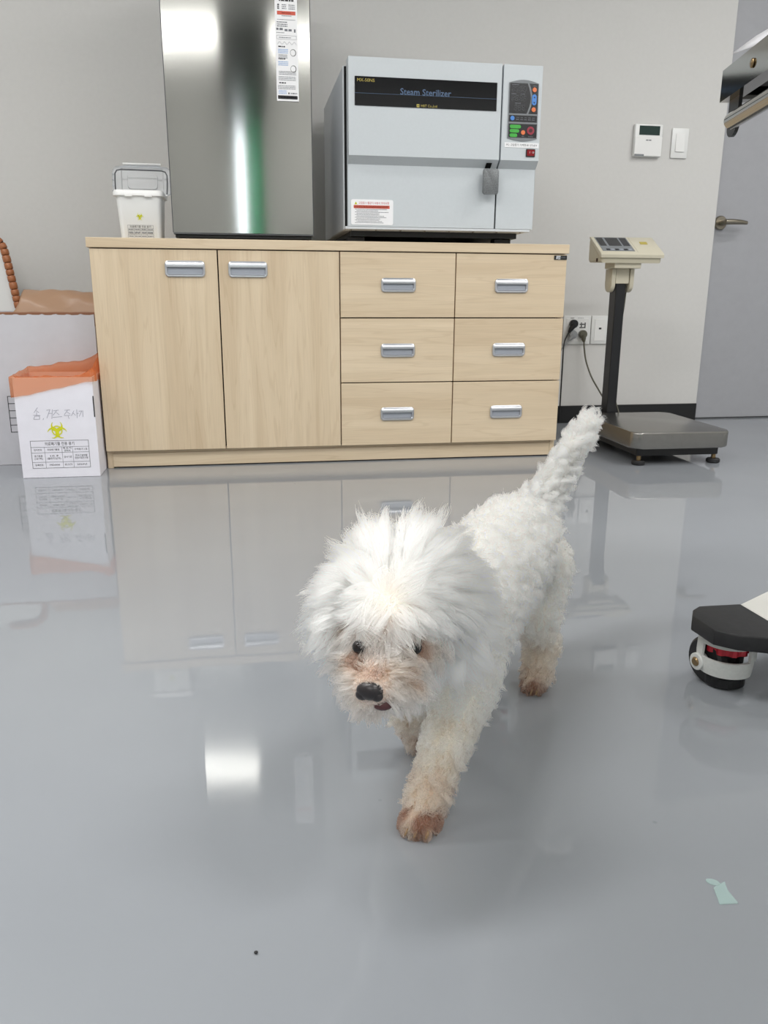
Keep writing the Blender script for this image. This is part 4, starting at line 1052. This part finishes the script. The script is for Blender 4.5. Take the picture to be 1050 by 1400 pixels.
def params(P, Nn, idx, par):
    """length, flow, lift, curl amplitude, curl frequency, gravity per root"""
    n = len(P); names = np.array(capN)[idx]
    L = np.full(n, .02); F = np.zeros((n, 3)); F[:, 2] = -1; lift = np.full(n, 1.0); ca = np.full(n, .0025); cf = np.full(n, 2.0); g = np.full(n, .25)
    back = np.array([.58, .81, .0])
    m = np.isin(names, ('body', 'neck')); L[m] = .024; F[m] = back * .7 + np.array([0, 0, -.45]); lift[m] = 1.0; ca[m] = .0038; cf[m] = 1.6; g[m] = .15
    up = m & (Nn[:, 2] > .3); F[up] = back * .8; L[up] = .024
    low = m & (P[:, 2] < .19) ; L[low] = .024; g[low] = .45
    m = names == 'neck'; L[m] = .040; lift[m] = .9; ca[m] = .002; cf[m] = 1.0; F[m] = np.array([.3, .3, -.5])
    m = names == 'leg'; L[m] = .019; lift[m] = 1.0; ca[m] = .0042; cf[m] = 1.8; g[m] = .45
    hi = m & (P[:, 2] > .13); L[hi] = .023
    m = names == 'paw'; L[m] = .0125; lift[m] = .6; ca[m] = .0016; cf[m] = 1.8; g[m] = .7
    m = names == 'tail'; L[m] = .030 - .008 * par[m]; ax = nrm(np.array([[.078, .046, .095]]))[0]; F[m] = ax * .9; lift[m] = 1.0; ca[m] = .005; cf[m] = 1.6; g[m] = .05
    m = names == 'ear'; L[m] = .046; dd = P - CROWN; F[m] = nrm(dd - Nn * np.sum(dd * Nn, 1)[:, None])[m] * .9 + np.array([0, 0, -.25]); lift[m] = .75; ca[m] = .0018; cf[m] = 1.0; g[m] = .35; er = m & ((P - HEADC) @ LEFT < 0); L[er] = .036
    # head: hair parts at the crown and fans out on all sides
    m = names == 'skull'; d = P - CROWN; f = nrm(d - Nn * np.sum(d * Nn, 1)[:, None]); F[m] = f[m] * 1.15; lift[m] = .85; ca[m] = .0022; cf[m] = .9; sd_ = np.abs(np.arctan2((P - CROWN) @ np.array([0, 0, 1.0]), (P - CROWN) @ np.array([.933, -.359, 0])) - 1.6); g[m] = .12 + .50 * sstep(sd_[m], .45, 1.3)
    dist = np.linalg.norm(d, axis=1); L[m] = .034 + .030 * sstep(dist[m], .01, .075)
    front = (P - HEADC) @ FACE
    fr_ = m & (front > .022); L[fr_] = .036; lift[fr_] = .62; g[fr_] = .5
    az = np.arctan2((P - CROWN) @ np.array([0, 0, 1.0]), (P - CROWN) @ np.array([.933, -.359, 0]))        # 0 = dog's left, pi/2 = up/back
    gap = np.exp(-((az - 1.69) / .12) ** 2); tuft = np.exp(-((az - 1.38) / .12) ** 2) + np.exp(-((az - 2.02) / .16) ** 2)
    L[m] *= (1 - .88 * gap[m]) * (1 + .04 * tuft[m])
    m = np.isin(names, ('muzzle', 'jaw')); d = P - NOSE; f = nrm(d - Nn * np.sum(d * Nn, 1)[:, None]); F[m] = (f[m] * .9 + np.array([0, 0, -.55])); lift[m] = .7; ca[m] = .0014; cf[m] = 1.2; g[m] = .5
    dn = np.linalg.norm(d, axis=1); L[m] = .014 + .026 * sstep(dn[m], .010, .034); lift[m] = .85
    bridge = m & (Nn @ FACE * 0 + Nn[:, 2] > .55) ; L[bridge] *= .6
    for E_ in (EYEL, EYER):
        e = np.linalg.norm(P - E_, axis=1); L *= np.where(np.isin(names, ('muzzle', 'skull', 'jaw')), .55 + .45 * sstep(e, .004, .012), 1)
    e = np.linalg.norm(P - NOSE, axis=1); L *= np.where(e < .015, .15, 1); e = np.linalg.norm(P - LIP, axis=1); L *= np.where(e < .010, .15, 1)
    e = np.linalg.norm(P - EYEL, axis=1); L *= np.where(e < .010, .3, np.where(e < .026, .5, 1)); jw = names == 'jaw'; L[jw] *= .6
    return L, F, lift, ca, cf, g
def sample(n, sel):
    tri = T[sel]; a, b, c = V[tri[:, 0]], V[tri[:, 1]], V[tri[:, 2]]
    ar = np.linalg.norm(np.cross(b - a, c - a), axis=1); k = rng.choice(len(tri), n, p=ar / ar.sum())
    u = rng.random(n); v = rng.random(n); fl = u + v > 1; u[fl] = 1 - u[fl]; v[fl] = 1 - v[fl]
    t = tri[k]; w_ = 1 - u - v
    P = V[t[:, 0]] * w_[:, None] + V[t[:, 1]] * u[:, None] + V[t[:, 2]] * v[:, None]
    N_ = nrm(VN[t[:, 0]] * w_[:, None] + VN[t[:, 1]] * u[:, None] + VN[t[:, 2]] * v[:, None])
    return P, N_
SEG = 6
def guides(P, Nn):
    idx, par = classify(P); L, F, lift, ca, cf, g = params(P, Nn, idx, par)
    n = len(P); L = L * rng.uniform(.75, 1.2, n)
    jit = rng.normal(size=(n, 3)) * np.where(np.isin(np.array(capN)[idx], ('skull', 'ear')), .13, .22)[:, None]
    pts = np.zeros((n, SEG + 1, 3)); pos = P.copy(); pts[:, 0] = pos
    for s_ in range(SEG):
        t = (s_ + .5) / SEG
        v = Nn * (lift * (1.15 - .85 * t))[:, None] + F * (.25 + 1.0 * t) + jit * (.4 + .6 * t) + np.array([0, 0, -1.0]) * (g * t)[:, None]
        pos = pos + nrm(v) * (L / SEG)[:, None]; pts[:, s_ + 1] = pos
    # curl: helix around the strand
    ax = nrm(pts[:, -1] - pts[:, 0]); s1 = nrm(np.cross(ax, rng.normal(size=(n, 3)))); s2 = np.cross(ax, s1); ph = rng.uniform(0, 6.28, n)
    for k in range(SEG + 1):
        t = k / SEG; a = ph + 2 * PI * cf * t; amp = ca * t ** .8
        pts[:, k] += s1 * (np.cos(a) * amp)[:, None] + s2 * (np.sin(a) * amp)[:, None] - (s1 * np.cos(ph)[:, None] + s2 * np.sin(ph)[:, None]) * (amp * .0)[:, None]
    return pts
def make_coat(name, region, n, per, clump, width, label=None):
    nm_ = np.array(capN); cidx, _ = classify(V[T].mean(axis=1)); sel = np.where(np.isin(nm_[cidx], region))[0]
    if not len(sel): return
    gP, gN = sample(max(8, n // per), sel); G = guides(gP, gN)
    P, Nn = sample(n, sel)
    near = np.empty(n, int)
    for a in range(0, n, 4000):
        q = P[a:a + 4000]; near[a:a + 4000] = np.argmin(((q[:, None, :] - gP[None]) ** 2).sum(2), axis=1)
    own = guides(P, Nn)
    t = np.linspace(0, 1, SEG + 1)[None, :, None]
    off = (P - gP[near])[:, None, :]
    lens = rng.uniform(.72, 1.08, n)[:, None, None]
    gc = gP[near][:, None, :] + (G[near] - gP[near][:, None, :]) * lens
    cl = (clump * t ** 1.2)
    curve = own * (1 - cl) + (gc + off * (1 - .85 * t)) * cl
    curve += rng.normal(size=(n, 1, 3)) * .0007 * t
    curve[:, 0] = P - Nn * .002
    curve[:, :, 2] = np.maximum(curve[:, :, 2], .0012)          # nothing below the floor
    idx, par = classify(P); col = colour(P, idx, par); cv = rng.uniform(.91, 1.04, len(gP)); col = col * (rng.uniform(.96, 1.04, n) * cv[near])[:, None]
    hc = bpy.data.hair_curves.new(name)
    hc.add_curves([SEG + 1] * n)
    hc.attributes['position'].data.foreach_set('vector', curve.reshape(-1).astype(np.float32))
    wv = width * np.array([1, 1, 1, .95, .85, .65, .3])[None, :] * rng.uniform(.75, 1.2, n)[:, None]
    ra = hc.attributes.get('radius') or hc.attributes.new('radius', 'FLOAT', 'POINT')
    ra.data.foreach_set('value', wv.reshape(-1).astype(np.float32))
    rgba = np.ones((n, 4), dtype=np.float32); rgba[:, :3] = np.clip(col, 0, .985)
    ca_ = hc.attributes.new('coat', 'FLOAT_COLOR', 'CURVE'); ca_.data.foreach_set('color', rgba.reshape(-1))
    hc.materials.append(M['fur'])
    o = bpy.data.objects.new(name, hc); C.objects.link(o); o.parent = dog; o['kind'] = 'stuff'
    if label: o['label'] = label
    return o
def hair_mat(name):
    m = bpy.data.materials.new(name); m.use_nodes = True; N = m.node_tree.nodes; L = m.node_tree.links
    N.remove(N['Principled BSDF'])
    h = N.new('ShaderNodeBsdfHairPrincipled'); h.parametrization = 'COLOR'
    at = N.new('ShaderNodeAttribute'); at.attribute_name = 'coat'; L.new(at.outputs['Color'], h.inputs['Color'])
    h.inputs['Roughness'].default_value = .5; h.inputs['Radial Roughness'].default_value = .7
    L.new(h.outputs[0], N['Material Output'].inputs[0])
    return m
def fur_mat(name, tl=.35):
    m = bpy.data.materials.new(name); m.use_nodes = True; N = m.node_tree.nodes; L = m.node_tree.links; b = N['Principled BSDF']
    b.inputs['Roughness'].default_value = .6; b.inputs['Specular IOR Level'].default_value = .15
    at = N.new('ShaderNodeVertexColor'); at.layer_name = 'coat'; L.new(at.outputs[0], b.inputs['Base Color'])
    t = N.new('ShaderNodeBsdfTranslucent'); L.new(at.outputs[0], t.inputs[0]); mx = N.new('ShaderNodeMixShader'); mx.inputs[0].default_value = tl
    L.new(b.outputs[0], mx.inputs[1]); L.new(t.outputs[0], mx.inputs[2]); L.new(mx.outputs[0], N['Material Output'].inputs[0])
    return m
M['fur'] = hair_mat('dog_fur'); M['skin'] = fur_mat('dog_undercoat', 0.0)
bi, bpar = classify(V); bc = np.ones((nv, 4), dtype=np.float32); bc[:, :3] = colour(V, bi, bpar)
at = body_me.color_attributes.new('coat', 'FLOAT_COLOR', 'POINT'); at.data.foreach_set('color', bc.ravel())
body_me.materials.clear(); body_me.materials.append(M['skin'])
bo = bpy.data.objects.new('body', body_me); C.objects.link(bo); bo.parent = dog
make_coat('head_hair', ('skull', 'neck', 'ear'), 46000, 36, .80, .00030, 'long straight white hair parting at the crown')
make_coat('face_hair', ('muzzle', 'jaw'), 12000, 30, .85, .00030, 'shorter hair stained tan around nose and eyes')
make_coat('body_coat', ('body',), 44000, 36, .85, .00034)
make_coat('leg_hair', ('leg', 'paw'), 38000, 28, .88, .00032, 'curly leg hair stained brown at the paws')
make_coat('tail_hair', ('tail',), 11000, 50, .85, .00036)
# nose, lip, eyes, claws
bm = B(); rt = Vector((FACE[0], FACE[1], FACE[2] * .6)).to_track_quat('Y', 'Z').to_matrix()
add_sphere(bm, Vector(NOSE + FACE * .004), .0104, (1.15, .8, .85), 18, 12, rot=rt)
for s in (-1, 1): add_sphere(bm, Vector(NOSE + FACE * .004) + rt @ Vector((s * .0065, .003, -.003)), .0058, (1, .8, .9), 12, 8, rot=rt)
obj('nose', bm, M['nose'], dog, smooth=True, label='black nose')
bm = B(); add_sphere(bm, Vector(LIP), .0085, (1.2, .9, .75), 14, 10, rot=rt); obj('mouth', bm, M['lip'], dog, smooth=True, label='dark pink lip below the nose')
for E_ in (EYEL, EYER):
    bm = B(); add_sphere(bm, Vector(E_ - FACE * (.0012 if E_ is EYEL else .0055)), .0060, (1, 1, 1), 14, 10); obj('eye', bm, M['eye'], dog, smooth=True)
fd = Vector((-.58, -.81, 0))
for cxy in ((.6405, -2.0555), (.6525, -2.0600), (.6315, -2.0505), (.8775, -1.7625), (.8850, -1.7650)):
    q = Vector((cxy[0], cxy[1], .0105)) - Vector(DO)
    obj('claw', tube([q - fd * .006, q, q + fd * .005 + Vector((0, 0, -.004))], [.0022, .0020, .0006], 8), M['claw'], dog, smooth=True)
